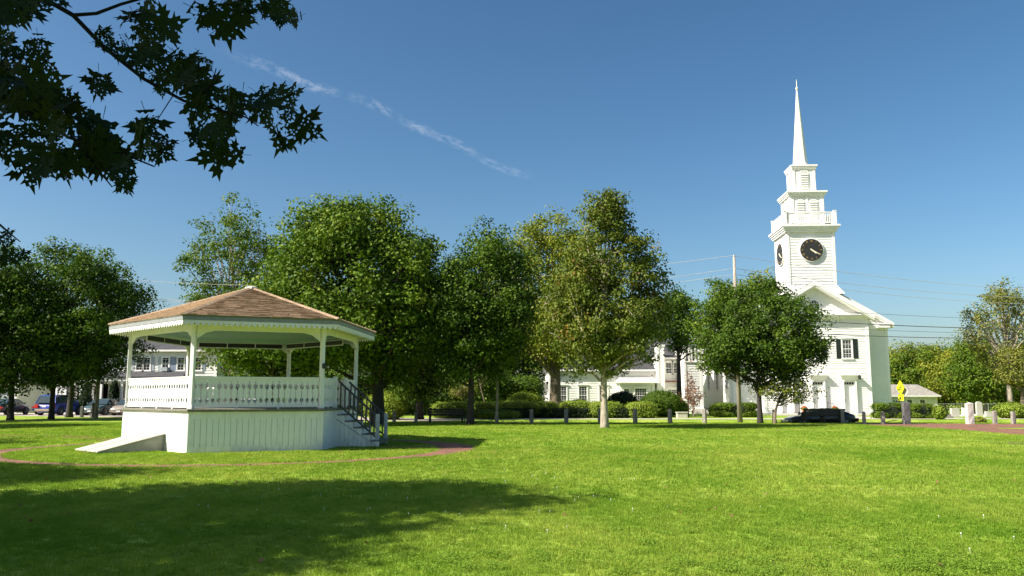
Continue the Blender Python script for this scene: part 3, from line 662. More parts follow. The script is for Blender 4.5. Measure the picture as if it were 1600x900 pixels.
# front porch block with pediment
MB().box(-PW-.06, PW+.06, -.06, BY, -.1, .18).build('foundation', M['granite_light'], ch)
shell(ch, -PW, PW, 0, BY, .18, ZW, sides='FLR')
slp = (ZA-.25-ZW-.35)/(PW+.35)
T0 = frame(0, 0, 0)
pz = ZW+.42
gbl = MB(); gbl.add([(-PW, 0, pz), (PW, 0, pz), (0, 0, pz+PW*slp), (-PW, BY+1, pz), (PW, BY+1, pz), (0, BY+1, pz+PW*slp)], [(0, 1, 2), (5, 4, 3), (0, 2, 5, 3), (1, 4, 5, 2)]); gbl.build('pediment_wall', M['church'], ch)
clap(MB(T0), lambda z: -PW+(z-pz)/slp, lambda z: PW-(z-pz)/slp, pz, pz+PW*slp, .22).build('clapboards', M['church'], ch, kind='stuff')
cn = MB(); cn.box(-PW-.12, PW+.12, -.12, BY, ZW, ZW+.22).box(-PW-.34, PW+.34, -.46, BY, ZW+.222, ZW+.34).box(-PW-.42, PW+.42, -.52, BY, ZW+.342, pz); cn.build('cornice', M['church_trim'], ch)
gable_roof(ch, PW, -.62, BY+4.0, pz-.1, slp, .42, rake=.5)
# oculus in the pediment
def disc(T, r, uc, zc, v0, v1, mat, name, parent, n=28, ry=None):
    m = MB(T); m.prism([(uc+r*math.cos(2*math.pi*k/n), zc+(ry or r)*math.sin(2*math.pi*k/n)) for k in range(n)], 'y', v0, v1); return m.build(name, mat, parent)
oz = HZ(479, CY); of = disc(T0, .60, 0, oz, -.07, 0, M['church_trim'], 'oculus_window', ch, ry=.7)
disc(T0, .46, 0, oz, -.085, -.069, M['glass'], 'pane', of, ry=.56)
mu = MB(T0)
for k in (-1, 0, 1): mu.box(k*.2-.014, k*.2+.014, -.10, -.084, oz-math.sqrt(1-(k*.2/.46)**2)*.56, oz+math.sqrt(1-(k*.2/.46)**2)*.56)
for k in (-1, 0, 1): mu.box(-math.sqrt(1-(k*.24/.56)**2)*.46, math.sqrt(1-(k*.24/.56)**2)*.46, -.101, -.085, oz+k*.24-.014, oz+k*.24+.014)
mu.build('muntins', M['church_trim'], of)
wz0, wz1 = zf(560), zf(531)
for uc in (-2.72, 0, 2.72): window(ch, T0, uc, wz0, .78, wz1-wz0, 3, 4, shut=M['shutter_black'])
# doors with flared hoods
for uc in (-2.72, 0, 2.72):
    dz0 = .22; f = MB(T0); w = .95; zt = zf(603)
    f.box(uc-w/2-.13, uc-w/2, -.24, 0, dz0, zt+.42); f.box(uc+w/2, uc+w/2+.13, -.24, 0, dz0, zt+.42); f.box(uc-w/2-.13, uc+w/2+.13, -.25, 0, zt+.42, zt+.54); f.box(uc-w/2, uc+w/2, -.07, 0, zt, zt+.09)
    dr = f.build('door_frame', M['church_trim'], ch)
    h = MB(T0); zb = zt+.54
    h.add([(uc-.66, -.02, zb), (uc+.66, -.02, zb), (uc+.66, -.26, zb), (uc-.66, -.26, zb), (uc-.82, -.02, zb+.38), (uc+.82, -.02, zb+.38), (uc+.82, -.44, zb+.38), (uc-.82, -.44, zb+.38)], [(0, 3, 2, 1), (4, 5, 6, 7), (3, 7, 6, 2), (0, 4, 7, 3), (1, 2, 6, 5)])
    h.box(uc-.86, uc+.86, -.48, 0, zb+.381, zb+.44); h.build('door_hood', M['church_trim'], ch)
    d = MB(T0); d.box(uc-w/2, uc+w/2, -.035, -.02, dz0, zt)
    for a, b in ((dz0+.15, dz0+.85), (dz0+1.0, zt-.12)):
        for s in (-1, 1): d.box(uc+s*.22-.15, uc+s*.22+.15, -.05, -.034, a, b)
    do = d.build('door', M['church_trim'], ch); MB(T0).box(uc-w/2+.06, uc-w/2+.1, -.09, -.036, dz0+.9, dz0+1.2).build('handle', M['black'], do)
    tp_ = MB(T0)
    for k in range(4): tp_.box(uc-w/2+.05+k*.22, uc-w/2+.05+k*.22+.17, -.045, -.03, zt+.13, zt+.33)
    tp_.build('transom_panes', M['glass'], ch)
    MB(T0).box(uc-w/2, uc+w/2, -.028, -.02, zt+.09, zt+.42).build('transom', M['church_trim'], ch)
for k in range(3): MB(T0).box(-4.1-.1*k, 4.1+.1*k, -1.25-.32*k, -.065, -.05, .17-.055*k-(.002*k)).build('step', M['granite_light'], ch)
# long side windows
TL = frame(-BW, BY+BL, R(-90))
for k in range(5): window(ch, TL, 2.6+k*4.9, 2.3, 1.25, 3.9, 4, 8)
TR = frame(BW, BY, R(90))
for k in range(5): window(ch, TR, 2.6+k*4.9, 2.3, 1.25, 3.9, 4, 8)
# tower
_before = set(ch.children)
TW = 2.13; TY0 = .95; TC = TY0+TW
YT = CY+TY0; tz = lambda py, dy=0: HZ(py, YT+dy)
Z1 = tz(361)                         # under big cornice
shell(ch, -TW, TW, TY0, TY0+2*TW, ZW+2.0, Z1, step=.26)
sk = MB(); zb = tz(447); 
sk.add([(-TW-.65, TY0-.3, zb-.75), (TW+.65, TY0-.3, zb-.75), (TW+.65, TY0+2*TW+.5, zb-.75), (-TW-.65, TY0+2*TW+.5, zb-.75), (-TW-.03, TY0-.03, zb+.1), (TW+.03, TY0-.03, zb+.1), (TW+.03, TY0+2*TW+.03, zb+.1), (-TW-.03, TY0+2*TW+.03, zb+.1)],
       [(0, 1, 5, 4), (1, 2, 6, 5), (2, 3, 7, 6), (3, 0, 4, 7)]); sk.build('tower_skirt', M['church'], ch)
Z2 = tz(352)
cornice(ch, -TW, TW, TY0, TY0+2*TW, Z2, .48, Z2-Z1+.1, 4)
def clock(T, uc, zc, rr, mins=20, hour=4.33):
    rim = disc(T, rr+.07, uc, zc, -.16, -.02, M['church_trim'], 'clock', ch, 40)
    disc(T, rr, uc, zc, -.185, -.159, M['black'], 'clock_face', rim, 40)
    num = ['XII', 'I', 'II', 'III', 'IIII', 'V', 'VI', 'VII', 'VIII', 'IX', 'X', 'XI']
    for k, s in enumerate(num):
        a = 2*math.pi*k/12; cu = bpy.data.curves.new('numeral', 'FONT'); cu.body = s; cu.size = .27; cu.align_x = 'CENTER'; cu.align_y = 'CENTER'; cu.extrude = .006; cu.space_character = .8
        tmp = bpy.data.objects.new('tmp', cu); COL.objects.link(tmp); dg_ = bpy.context.evaluated_depsgraph_get(); me_ = bpy.data.meshes.new_from_object(tmp.evaluated_get(dg_)); bpy.data.objects.remove(tmp)
        me_.materials.clear(); me_.materials.append(M['gold']); me_.transform(Matrix.Scale(.8, 4, (1, 0, 0)))
        o = link('numeral', me_, rim); o.matrix_local = T @ Matrix.Translation((uc+.8*rr*math.sin(a), -.196, zc+.8*rr*math.cos(a))) @ Matrix.Rotation(a, 4, 'Y') @ Matrix.Rotation(R(90), 4, 'X')
    for nm, a, ln, w, v in (('minute_hand', 2*math.pi*mins/60, .86*rr, .055, -.215), ('hour_hand', 2*math.pi*hour/12, .55*rr, .07, -.205)):
        d = MB(); d.prism([(-w*.7, -.14*rr), (w*.7, -.14*rr), (w, 0), (w*.5, ln*.85), (0, ln), (-w*.5, ln*.85), (-w, 0)], 'y', v, v+.012)
        o = d.build(nm, M['goldpaint'], rim); o.matrix_local = T @ Matrix.Translation((uc, 0, zc)) @ Matrix.Rotation(a, 4, 'Y')
zc_ = tz(391); TF = frame(-TW, TY0, 0); TLt = frame(-TW, TY0+2*TW, R(-90)); TRt = frame(TW, TY0, R(90))
clock(TF, TW, zc_, 1.02); clock(TLt, TW, zc_-.02, 1.02)
# balustrade
zb0 = Z2; zbt = tz(330, -.2); bp_ = TW+.12; c0 = TC
for sx_, sy_ in ((-1, -1), (1, -1), (1, 1), (-1, 1)):
    MB().box(sx_*bp_-.12, sx_*bp_+.12, c0+sy_*bp_-.12, c0+sy_*bp_+.12, zb0, zbt).box(sx_*bp_-.15, sx_*bp_+.15, c0+sy_*bp_-.15, c0+sy_*bp_+.15, zbt, zbt+.06).build('balustrade_post', M['church_trim'], ch)
bm_ = None
for s in range(4):
    T = Matrix.Translation((0, c0, 0)) @ Matrix.Rotation(R(90*s), 4, 'Z') @ Matrix.Translation((-bp_, -bp_, 0)); L_ = 2*bp_
    MB(T).box(.12, L_-.12, -.06, .06, zbt-.14, zbt-.06).box(.12, L_-.12, -.04, .04, zb0+.2, zb0+.28).build('balustrade_rail', M['church_trim'], ch)
    if bm_ is None: bm_ = MB().box(-.035, .035, -.03, .03, zb0+.28, zbt-.14).mesh('baluster', M['church_trim'])
    if s in (0, 2):
        rngs = [(.9, 1.75), (2.3, 3.1), (3.5, L_-.35)]
    else: rngs = [(.3, L_-.3)]
    for a, b in rngs:
        n = int((b-a)/.15)
        for k in range(n+1):
            o = link('baluster', bm_, ch); o.matrix_local = T @ Matrix.Translation((a+(b-a)*k/n, 0, 0))
    prev = .12
    if s in (0, 2):
        for a, b in ((.12, .82), (1.83, 2.22), (3.18, 3.42)):
            MB(T).box(a, b, -.025, .025, zb0+.281, zbt-.141).build('solid_panel', M['church_trim'], ch)
# second stage
W2 = 1.53; Y2 = TC-W2; Z3 = HZ(304, CY+Y2); Z3t = HZ(299, CY+Y2)
shell(ch, -W2, W2, Y2, Y2+2*W2, Z2, Z3, step=.5, sides='', name='belfry_wall')
for T in (frame(-W2, Y2, 0), frame(-W2, Y2+2*W2, R(-90)), frame(W2, Y2, R(90)), frame(W2, Y2+2*W2, R(180))):
    for a_, b_ in ((0, .34), (2*W2-.34, 2*W2), (W2-.12, W2+.12)): MB(T).box(a_, b_, -.05, 0, Z2, Z3).build('pilaster', M['church_trim'], ch)
    for uc in (.93, 2*W2-.93): arched_louvre(ch, T, uc, .72, Z2+.2, HZ(312, CY+Y2))
cornice(ch, -W2, W2, Y2, Y2+2*W2, Z3t, .32, Z3t-Z3+.12, 3)
# lantern stage
W3 = 1.03; Y3 = TC-W3; Z4 = HZ(263, CY+Y3); Z4t = HZ(258, CY+Y3)
shell(ch, -W3, W3, Y3, Y3+2*W3, Z3t, Z4, step=.5, sides='', name='lantern_wall')
for T in (frame(-W3, Y3, 0), frame(-W3, Y3+2*W3, R(-90)), frame(W3, Y3, R(90)), frame(W3, Y3+2*W3, R(180))):
    for a_, b_ in ((0, .2), (2*W3-.2, 2*W3)): MB(T).box(a_, b_, -.04, 0, Z3t, Z4).build('pilaster', M['church_trim'], ch)
    arched_louvre(ch, T, W3, .72, Z3t+.08, HZ(266, CY+Y3))
cornice(ch, -W3, W3, Y3, Y3+2*W3, Z4t, .2, Z4t-Z4+.1, 3)
ZT = HZ(141, CY+TC); sr = .66; prof = [(W3*1.1, Z4t), (sr*1.25, Z4t+.18), (sr, Z4t+.45)]; n = 22
for k in range(n):
    t0, t1 = k/n, (k+1)/n; r0 = sr*(1-t0)+.05*t0; r1 = sr*(1-t1)+.05*t1; a = Z4t+.45; h = ZT-a
    prof += [(r0+.012, a+h*t0+.01), (r1+.012, a+h*t1-.01)]
MB().lathe(prof, 8, (0, TC, 0)).build('spire', M['church'], ch)
MB().lathe([(.04, -.05), (.1, .05), (.13, .14), (.08, .26), (.035, .36), (.03, .8), (.01, HZ(124, CY+TC)-ZT)], 8, (0, TC, ZT)).build('finial', M['goldpaint'], ch)
for o_ in set(ch.children)-_before: o_.location.x += .28
# rear block of the church with chimney-like corner, seen left of the nave
# ================================================================== PARISH HOUSE (long white building left of the church)
ph = thing('parish_house', 'long white clapboard parish house behind the clipped yews, left of the church', 'building', (0, 0, 0), 0)
def xg(px, Y, Z=1.6): return XG(px, Y, Z)
YF = 84.0; xa, xb = xg(858, YF), xg(1024, YF)
shell(ph, xa, xb, YF, YF+8, 0, 4.15, step=.24, sides='FL')
def shed_roof(parent, x0, x1, y0, y1, ze, zr, mat, oh=.35, ridge=True):
    mb = MB(); ym = (y0+y1)/2
    mb.add([(x0-oh, y0-oh, ze), (x1+oh, y0-oh, ze), (x1+oh, ym, zr), (x0-oh, ym, zr), (x1+oh, y1+oh, ze), (x0-oh, y1+oh, ze),
            (x0-oh, y0-oh, ze-.14), (x1+oh, y0-oh, ze-.14), (x1+oh, y1+oh, ze-.14), (x0-oh, y1+oh, ze-.14)],
           [(0, 1, 2, 3), (3, 2, 4, 5), (0, 6, 7, 1), (4, 8, 9, 5), (0, 3, 5, 9, 6), (1, 7, 8, 4, 2), (6, 9, 8, 7)])
    ro = mb.build('roof', mat, parent)
    MB().box(x0-oh-.03, x1+oh+.03, y0-oh-.08, y0-oh-.003, ze-.16, ze+.01).build('gutter', M['church_trim'], parent)
    MB().box(x0, x1, y0-.05, y0-.001, ze-.5, ze-.145).build('frieze_board', M['church_trim'], parent)
    return ro
shed_roof(ph, xa, xb, YF, YF+8, 4.3, 6.8, M['slate'])
Tp = frame(0, YF, 0)
for px in (879, 911, 943): window(ph, Tp, xg(px, YF), .85, .80, 1.8, 3, 4)
# west wing with a small window
wa, wb = xg(818, YF), xa-.03
shell(ph, wa, wb, YF+.6, YF+7, 0, 2.9, step=.24, sides='FL', trim=True)
MB().add([(wa-.5, YF+.2, 2.35), (wb, YF+.2, 3.3), (wb, YF+7.3, 3.3), (wa-.5, YF+7.3, 2.35), (wa-.5, YF+.2, 2.2), (wb, YF+.2, 3.15), (wb, YF+7.3, 3.15), (wa-.5, YF+7.3, 2.2)], [(0, 1, 2, 3), (7, 6, 5, 4), (0, 4, 5, 1), (3, 2, 6, 7), (0, 3, 7, 4), (1, 5, 6, 2)]).build('wing_roof', M['church_trim'], ph)
window(ph, frame(0, YF+.6, 0), xg(832, YF), 1.8, .5, .7, 2, 2)
# bay with a flared roof
ba, bb = xg(969, 83), xg(1022, 83)
shell(ph, ba, bb, YF-1.1, YF-.03, 0, 2.95, step=.24, sides='FLR')
Tb = frame(0, YF-1.1, 0); window(ph, Tb, xg(1001, 83), .95, 1.15, 1.5, 5, 4, double=False); window(ph, Tb, xg(979, 83), 1.3, .5, 1.1, 2, 4)
MB().add([(ba-.35, YF-1.5, 3.05), (bb+.35, YF-1.5, 3.05), (bb+.05, YF-.03, 3.55), (ba-.05, YF-.03, 3.55), (ba-.35, YF-1.5, 2.95), (bb+.35, YF-1.5, 2.95), (bb+.35, YF-.03, 2.95), (ba-.35, YF-.03, 2.95)], [(0, 1, 2, 3), (7, 6, 5, 4), (0, 4, 5, 1), (0, 3, 7, 4), (1, 5, 6, 2)]).build('bay_roof', M['church_trim'], ph)
# taller two-storey link
la, lb_ = xb+.03, xg(1072, YF)
shell(ph, la, lb_, YF, YF+8.5, 0, 5.35, step=.24, sides='FL')
shed_roof(ph, la, lb_, YF, YF+8.5, 5.5, 7.6, M['slate'], .3)
for px, ny in ((1046, 4), (1058, 4)): window(ph, Tp, xg(px, YF), 3.92, .62, 1.1, 2, ny)
MB(Tp).box(xg(1038, YF), lb_, -.5, 0, 3.08, 3.2).build('rust_red_belt', M['rust'], ph)
window(ph, Tp, xg(1053, YF), 1.9, 1.25, .45, 6, 2, double=False)
MB(Tp).box(xg(1018, YF), xg(1018, YF)+.62, -.03, -.024, 3.7, 4.2).build('upper_pane', M['glass'], ph)
c0_, c1_ = xg(1027, 83.4), xg(1038, 83.4)
shell(ph, c0_, c1_, YF-.9, YF-.03, 0, 6.6, step=.3, sides='FL', name='corner_bay'); MB().box(c0_-.1, c1_+.1, YF-1.02, YF-.03, 6.6, 6.75).build('corner_bay_cap', M['church_trim'], ph)
st_ = thing('side_entry', 'tall narrow white side entry block with brick-edged steps beside the nave', 'building')
ea, eb = xg(1069, 81), xg(1097, 81)
shell(st_, ea, eb, 80.6, 84.6, 0, 6.9, step=.24, sides='FLR')
Te = frame(0, 80.6, 0)
for px in (1074, 1084): window(st_, Te, xg(px, 81), 5.0, .28, 1.5, 1, 4, hood=False)
MB().box(ea-.25, eb+.25, 80.3, 84.8, 6.9, 7.15).build('cornice', M['church_trim'], st_)
for k in range(3): MB().box(xg(1086, 79), xg(1112, 79)-.2*k, 79.2-.0+.35*k, 80.55, -.05, .16+.16*k-.001*k).build('step', M['granite_light'], st_)
# ================================================================== HOUSE ON THE LEFT
YH = 80.0; hx0, hx1 = XG(88, YH, 3), XG(338, YH, 3)
hs = thing('porch_house', 'white two-storey house with dark roof, blue shutters and long front porch behind the bandstand', 'house')
shell(hs, hx0, hx1, YH, YH+9, 0, 5.9, step=.26, sides='FR')
shed_roof(hs, hx0, hx1, YH, YH+9, 6.05, 7.9, M['slate'], .45)
Th_ = frame(0, YH, 0)
for i, px in enumerate((110, 150, 189, 218.5, 229.8, 259, 283, 310)):
    x = XG(px, YH, 4.8); window(hs, Th_, x, 4.1, .62, 1.25, 2, 2, hood=False)
    for s in ((-1, 1) if px not in (218.5, 229.8) else ((-1,) if px < 220 else (1,))):
        a = x+s*.575; MB(Th_).box(a-.145, a+.145, -.05, -.023, 4.08, 5.4).build('shutter', M['shutter_grey'] if s*(i % 2*2-1) < 0 else M['shutter_blue'], hs)
ax = XG(259, YH, 4); MB(Th_).box(ax-.3, ax+.3, -.45, -.06, 4.02, 4.4).build('air_conditioner', M['shutter_grey'], hs)
for px, dark in ((120, 1), (152, 1), (178, 1), (214, 1), (250, 1), (285, 1)):
    x = XG(px, YH, 2); window(hs, Th_, x, 1.2, .62, 1.5, 2, 2, hood=False)
    for s in (-1, 1):
        a = x+s*.76; MB(Th_).box(a-.22, a+.22, -.05, -.023, 1.15, 2.8).build('shutter', M['shutter_black'], hs)
px0, px1 = XG(92, 77.5, 2), XG(283, 77.5, 2)
MB().box(px0, px1, 77.2, YH-.02, 0, .62).build('porch_floor', M['white_old'], hs)
MB().add([(px0-.3, 77.0, 3.45), (px1+.3, 77.0, 3.45), (px1-.6, YH-.02, 4.0), (px0+.2, YH-.02, 4.0), (px0-.3, 77.0, 3.33), (px1+.3, 77.0, 3.33), (px1+.3, YH-.02, 3.33), (px0-.3, YH-.02, 3.33)], [(0, 1, 2, 3), (7, 6, 5, 4), (0, 4, 5, 1), (0, 3, 7, 4), (1, 5, 6, 2)]).build('porch_roof', M['slate'], hs)
MB().box(px0-.2, px1+.2, 77.08, 77.3, 3.05, 3.329).build('porch_beam', M['white'], hs)
ppm = MB().box(-.11, .11, -.11, .11, .62, 3.05).box(-.16, .16, -.16, .16, .62, .8).box(-.16, .16, -.16, .16, 2.92, 3.048).mesh('porch_post', M['white'])
for px in (95, 127, 158, 190, 222, 254, 281): link('porch_post', ppm, hs, (XG(px, 77.3, 2), 77.3, 0))
chm = MB().box(-39, -38.1, YH+4, YH+5, 7.2, 9.0).build('chimney', M['rust'], hs)
# low white building glimpsed behind the bandstand, right of the house
lw = thing('low_white_shop', 'low white building glimpsed between bandstand rails and tree foliage', 'building')
shell(lw, XG(344, 84, 2), XG(520, 84, 2), 84, 92, 0, 4.0, sides='FL'); shed_roof(lw, XG(344, 84, 2), XG(520, 84, 2), 84, 92, 4.1, 5.6, M['slate'])
for px in (372, 420, 470): window(lw, frame(0, 84, 0), XG(px, 84, 2), 1.2, 1.1, 1.6, 2, 2)
gh = thing('grey_garage', 'shaded grey garage at the far left behind the dark tree trunks', 'garage')
shell(gh, XG(-60, 84, 2), XG(26, 84, 2), 84, 91, 0, 2.9, mat=M['stucco'], sides='FR'); shed_roof(gh, XG(-60, 84, 2), XG(26, 84, 2), 84, 91, 3.0, 4.8, M['slate'])
for px in (-20, 6): MB(frame(0, 84, 0)).box(XG(px, 84, 1)-.7, XG(px, 84, 1)+.7, -.05, -.024, .1, 2.2).build('garage_door', M['shutter_grey'], gh)
# shed on the right behind the hedge
sh_ = thing('cemetery_shed', 'small white shed with light grey shingle roof behind the right hedge', 'shed')
sx0, sx1 = XG(1375, 100, 1), XG(1464, 100, 1)
shell(sh_, sx0, sx1, 100, 105, -.85, 1.75, step=.2, sides='FR')
ro = MB(); oh = .35; ym = 102.5
ro.add([(sx0-oh, 100-oh, 1.75), (sx1+oh, 100-oh, 1.75), (sx1-1.0, ym, 3.1), (sx0+1.0, ym, 3.1), (sx1+oh, 105+oh, 1.75), (sx0-oh, 105+oh, 1.75)], [(0, 1, 2, 3), (3, 2, 4, 5), (0, 3, 5), (1, 4, 2), (0, 5, 4, 1)]); ro.build('roof', M['greyroof'], sh_)
MB().box(sx0-oh, sx1+oh, 100-oh-.05, 100-oh-.002, 1.6, 1.78).build('gutter', M['church_trim'], sh_)
Ts = frame(0, 100, 0)
for px in (1421, 1441): window(sh_, Ts, XG(px, 100, 1), .35, .62, .95, 2, 2, hood=False)
dx = XG(1401, 100, 1); dd_ = MB(Ts).box(dx-.55, dx+.55, -.06, -.024, -.8, 1.35).build('door', M['white'], sh_)
for k in range(3): MB(Ts).box(dx-.42+.3*k, dx-.24+.3*k, -.07, -.061, .95, 1.15).build('pane', M['glass'], dd_)

# ================================================================== HEDGES AND SHRUBS
def shrub_mesh(seed, rx, ry, h, mat, box=.0, leaf=.085, n=2600, lump=.1, lo=0.0):
    rng = np.random.default_rng(seed); Lm = Lumps(rng, 10, 5); Lf = Lumps(rng, 14, 14)
    D = nrm(rng.normal(size=(n, 3))); 
    if box: D2 = np.sign(D)*np.abs(D)**(1-box); D2 /= (np.abs(D2)**4).sum(axis=1)[:, None]**.25
    else: D2 = D.copy()
    r = (1+lump*Lm(D)+.5*lump*Lf(D))*np.where(rng.random(n) < .07, rng.uniform(1.02, 1.2, n), rng.uniform(.86, 1.05, n)); Pp = D2*r[:, None]*np.array([rx, ry, (h-lo)/2])+np.array([0, 0, (h+lo)/2]); Pp[:, 2] = np.maximum(Pp[:, 2], .03)
    Nn = nrm(D+np.array([0, 0, .6])+rng.normal(size=Pp.shape)*.5); tint = np.clip(rng.normal(.5, .22, n), 0, 1)
    cr = quadmesh('foliage', leaf_quads(rng, Pp, Nn, rng.uniform(.8, 1.5, n)*leaf*1.15, .6), tint, mat)
    # woody core of the plant
    core = MB(); V_ = []; Fc = []; a, b = 8, 14
    for i in range(a+1):
        for j in range(b):
            th, ph_ = math.pi*i/a, 2*math.pi*j/b; d = np.array([[math.sin(th)*math.cos(ph_), math.sin(th)*math.sin(ph_), math.cos(th)]])
            d2 = d if not box else np.sign(d)*np.abs(d)**(1-box)/((np.abs(np.abs(d)**(1-box))**4).sum()**.25)
            q = d2[0]*(1+lump*Lm(d)[0])*.86; V_.append((q[0]*rx, q[1]*ry, max(.01, q[2]*(h-lo)/2+(h+lo)/2)))
    for i in range(a):
        for j in range(b): Fc.append((i*b+j, i*b+(j+1) % b, (i+1)*b+(j+1) % b, (i+1)*b+j))
    core.add(V_, Fc)
    for k in range(5): core.box(-.03+.1*math.cos(k*2.4), .03+.1*math.cos(k*2.4), -.03+.1*math.sin(k*2.4), .03+.1*math.sin(k*2.4), 0, h*.5)
    return core.mesh('branches', M['twigcore'], smooth=True), cr
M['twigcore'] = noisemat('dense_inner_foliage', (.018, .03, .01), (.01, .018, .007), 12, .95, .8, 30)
def shrub(name, label, cat, px, Y, w, h, mat, seed, group=None, box=0, depth=None, leaf=.085, lump=.1, lo=0.0):
    rx = w/2; ry = depth/2 if depth else rx; area = rx*ry*4+h*(rx+ry)*3
    ms = shrub_mesh(seed, rx, ry, h, mat, box, leaf, int(min(14000, max(1200, area*560*(.085/leaf)**2))), lump, lo)
    t = thing(name, label, cat, (XG(px, Y), Y, gz(XG(px, Y), Y)), 0, group); link('branches', ms[0], t); link('foliage', ms[1], t); return t
K = 20.0   # photo pixels per metre at about 65 m
S = [(703, 64.5, 50, 26, 'round clipped yew behind the left park bench'), (757, 65.5, 40, 26, 'round clipped yew between the bench tree and the pale slim trunk'),
     (775, 62.5, 62, 14, 'lowest flat-topped yew in front of the others by the pale slim trunk'), (806, 65, 52, 27, 'round clipped yew just right of the pale slim trunk'),
     (848, 64.8, 48, 27, 'flat-topped clipped yew right above the first granite post'), (899, 64.8, 44, 28, 'round clipped yew below the windows, right of the thick brown trunk'),
     (943, 64.8, 56, 27, 'round clipped yew right behind the turning maple trunk'), (1001, 64.2, 46, 26, 'bright mushroom-topped yew above the fourth granite post')]
for i, (px, Y, w, h, lab) in enumerate(S):
    shrub('yew_shrub', lab, 'shrub', px, Y, w/K, h/K*.9, G['yew'], 60+i, 'clipped yews in front of the parish house', lump=.13, box=.1)
for i, (px, Y, w, h, lab) in enumerate([(720, 67, 60, 18, 'dark hedge stretch behind the yew by the left bench'), (812, 64.0, 66, 17, 'low hedge stretch coloured dark as yew shade just right of the pale slim trunk'), (874, 63.9, 62, 17, 'low hedge stretch coloured dark as yew shade under the first tall window'),
       (926, 63.9, 58, 17, 'low hedge stretch coloured dark as yew shade under the middle tall windows'), (986, 63.7, 62, 17, 'low hedge stretch coloured dark as yew shade below the mushroom-topped yew')]):
    shrub('dark_hedge', lab, 'hedge', px, Y, w/K, h/K*.9, G['darkbush'], 90+i, 'dark hedge stretches along the parish house', box=.45, depth=1.0, lump=.07)  # low stretches put the yews' shaded lower sides into dark foliage colour
for px, Y, w, h, lab, mat, sd in [(820, 72, 3.0, 1.9, 'loose leafy bush beside the low west wing of the parish house', 'yew', 1), (906, 76, 2.2, 1.35, 'dark rounded bush under the middle tall window', 'darkbush', 2),
      (974, 72, 2.7, 2.0, 'dark conical bush in front of the bay window', 'darkbush', 3), (1034, 67.5, 3.4, 2.0, 'big dark green rounded bush left of the granite block', 'deep', 4), (1066, 68, 1.0, 1.3, 'small bright bush behind the granite block', 'yew', 5),
      (602, 60, 3.1, 2.0, 'big rounded bush with leafy top right of the bandstand stairs', 'yew', 6), (130, 76.4, 1.5, 1.9, 'small dark bush in front of the house porch', 'darkbush', 7),
      (1468, 60, 1.0, 1.0, 'small round bush at the right end of the shed hedge', 'yew', 8), (1580, 63, 2.4, 1.15, 'round bush behind the last granite post at the right edge', 'yew', 9), (1530, 58, .75, .38, 'tiny yellow-green plant beside the tall pale stone', 'gold', 10),
      (1115, 70.5, .8, .9, 'small shrub by the side entry steps', 'deep', 11), (176, 77.1, .9, 3.0, 'narrow dark conical shrub standing against the house porch', 'darkbush', 12)]:
    shrub('bush', lab, 'bush', px, Y, w, h, G[mat], 120+sd, None, lump=.13, leaf=.1)
shrub('hedge', 'clipped green hedge left of the dark trunk in front of the nave', 'hedge', 1150, 67, 3.6, 1.15, G['mid'], 140, 'clipped hedges by the church', box=.6, depth=1.6, lump=.03)
shrub('hedge', 'clipped green hedge right against the corner of the church porch', 'hedge', 1389, 62.5, 2.3, 1.15, G['mid'], 141, 'clipped hedges by the church', box=.6, depth=1.3, lump=.03)
shrub('hedge', 'clipped green hedge in front of the small white shed, right of the pedestrian sign', 'hedge', 1438, 62.5, 1.75, 1.1, G['mid'], 142, 'clipped hedges by the church', box=.6, depth=1.3, lump=.03)

for i, (px, Y, w, h, lab) in enumerate([(505, 84, 9, 4.2, 'tall dark thicket behind the low white shop end'), (590, 82, 9, 4.6, 'tall dark thicket behind the rounded bush by the bandstand stairs'), (665, 80, 8, 4.4, 'tall dark thicket behind the left bench'),
      (735, 79, 8, 4.0, 'tall dark thicket behind the orange-brown small tree'), (795, 80, 6, 3.4, 'dark thicket touching the west wing of the parish house')]):
    shrub('thicket', lab, 'thicket', px, Y, w, h, G['deep'], 160+i, 'thickets behind the street', lump=.16, leaf=.2, box=.2)
# ================================================================== POSTS, BENCHES, STREET FURNITURE
def postmesh(w, h, seed, top=.85, cap=0.03):
    rn = random.Random(seed); mb = MB(); rows = []; n = 5
    for k in range(n+1):
        t = k/n; a = w/2*(1-(1-top)*t); z = -.1+(h+.1)*t
        rows.append([(sx*a*rn.uniform(.94, 1.06), sy*a*rn.uniform(.94, 1.06), z+(rn.uniform(-.02, .02) if k == n else 0)) for sx, sy in ((-1, -1), (0, -1.04), (1, -1), (1.04, 0), (1, 1), (0, 1.04), (-1, 1), (-1.04, 0))])
    vs = [p for r in rows for p in r]+[(0, 0, h+cap)]; fs = []
    for k in range(n):
        for j in range(8): fs.append((k*8+j, k*8+(j+1) % 8, (k+1)*8+(j+1) % 8, (k+1)*8+j))
    for j in range(8): fs.append((n*8+j, n*8+(j+1) % 8, (n+1)*8))
    mb.add(vs, fs); return mb
PM = [postmesh(.21, .84, s).mesh('granite_post', M['granite']) for s in (1, 2, 3)]
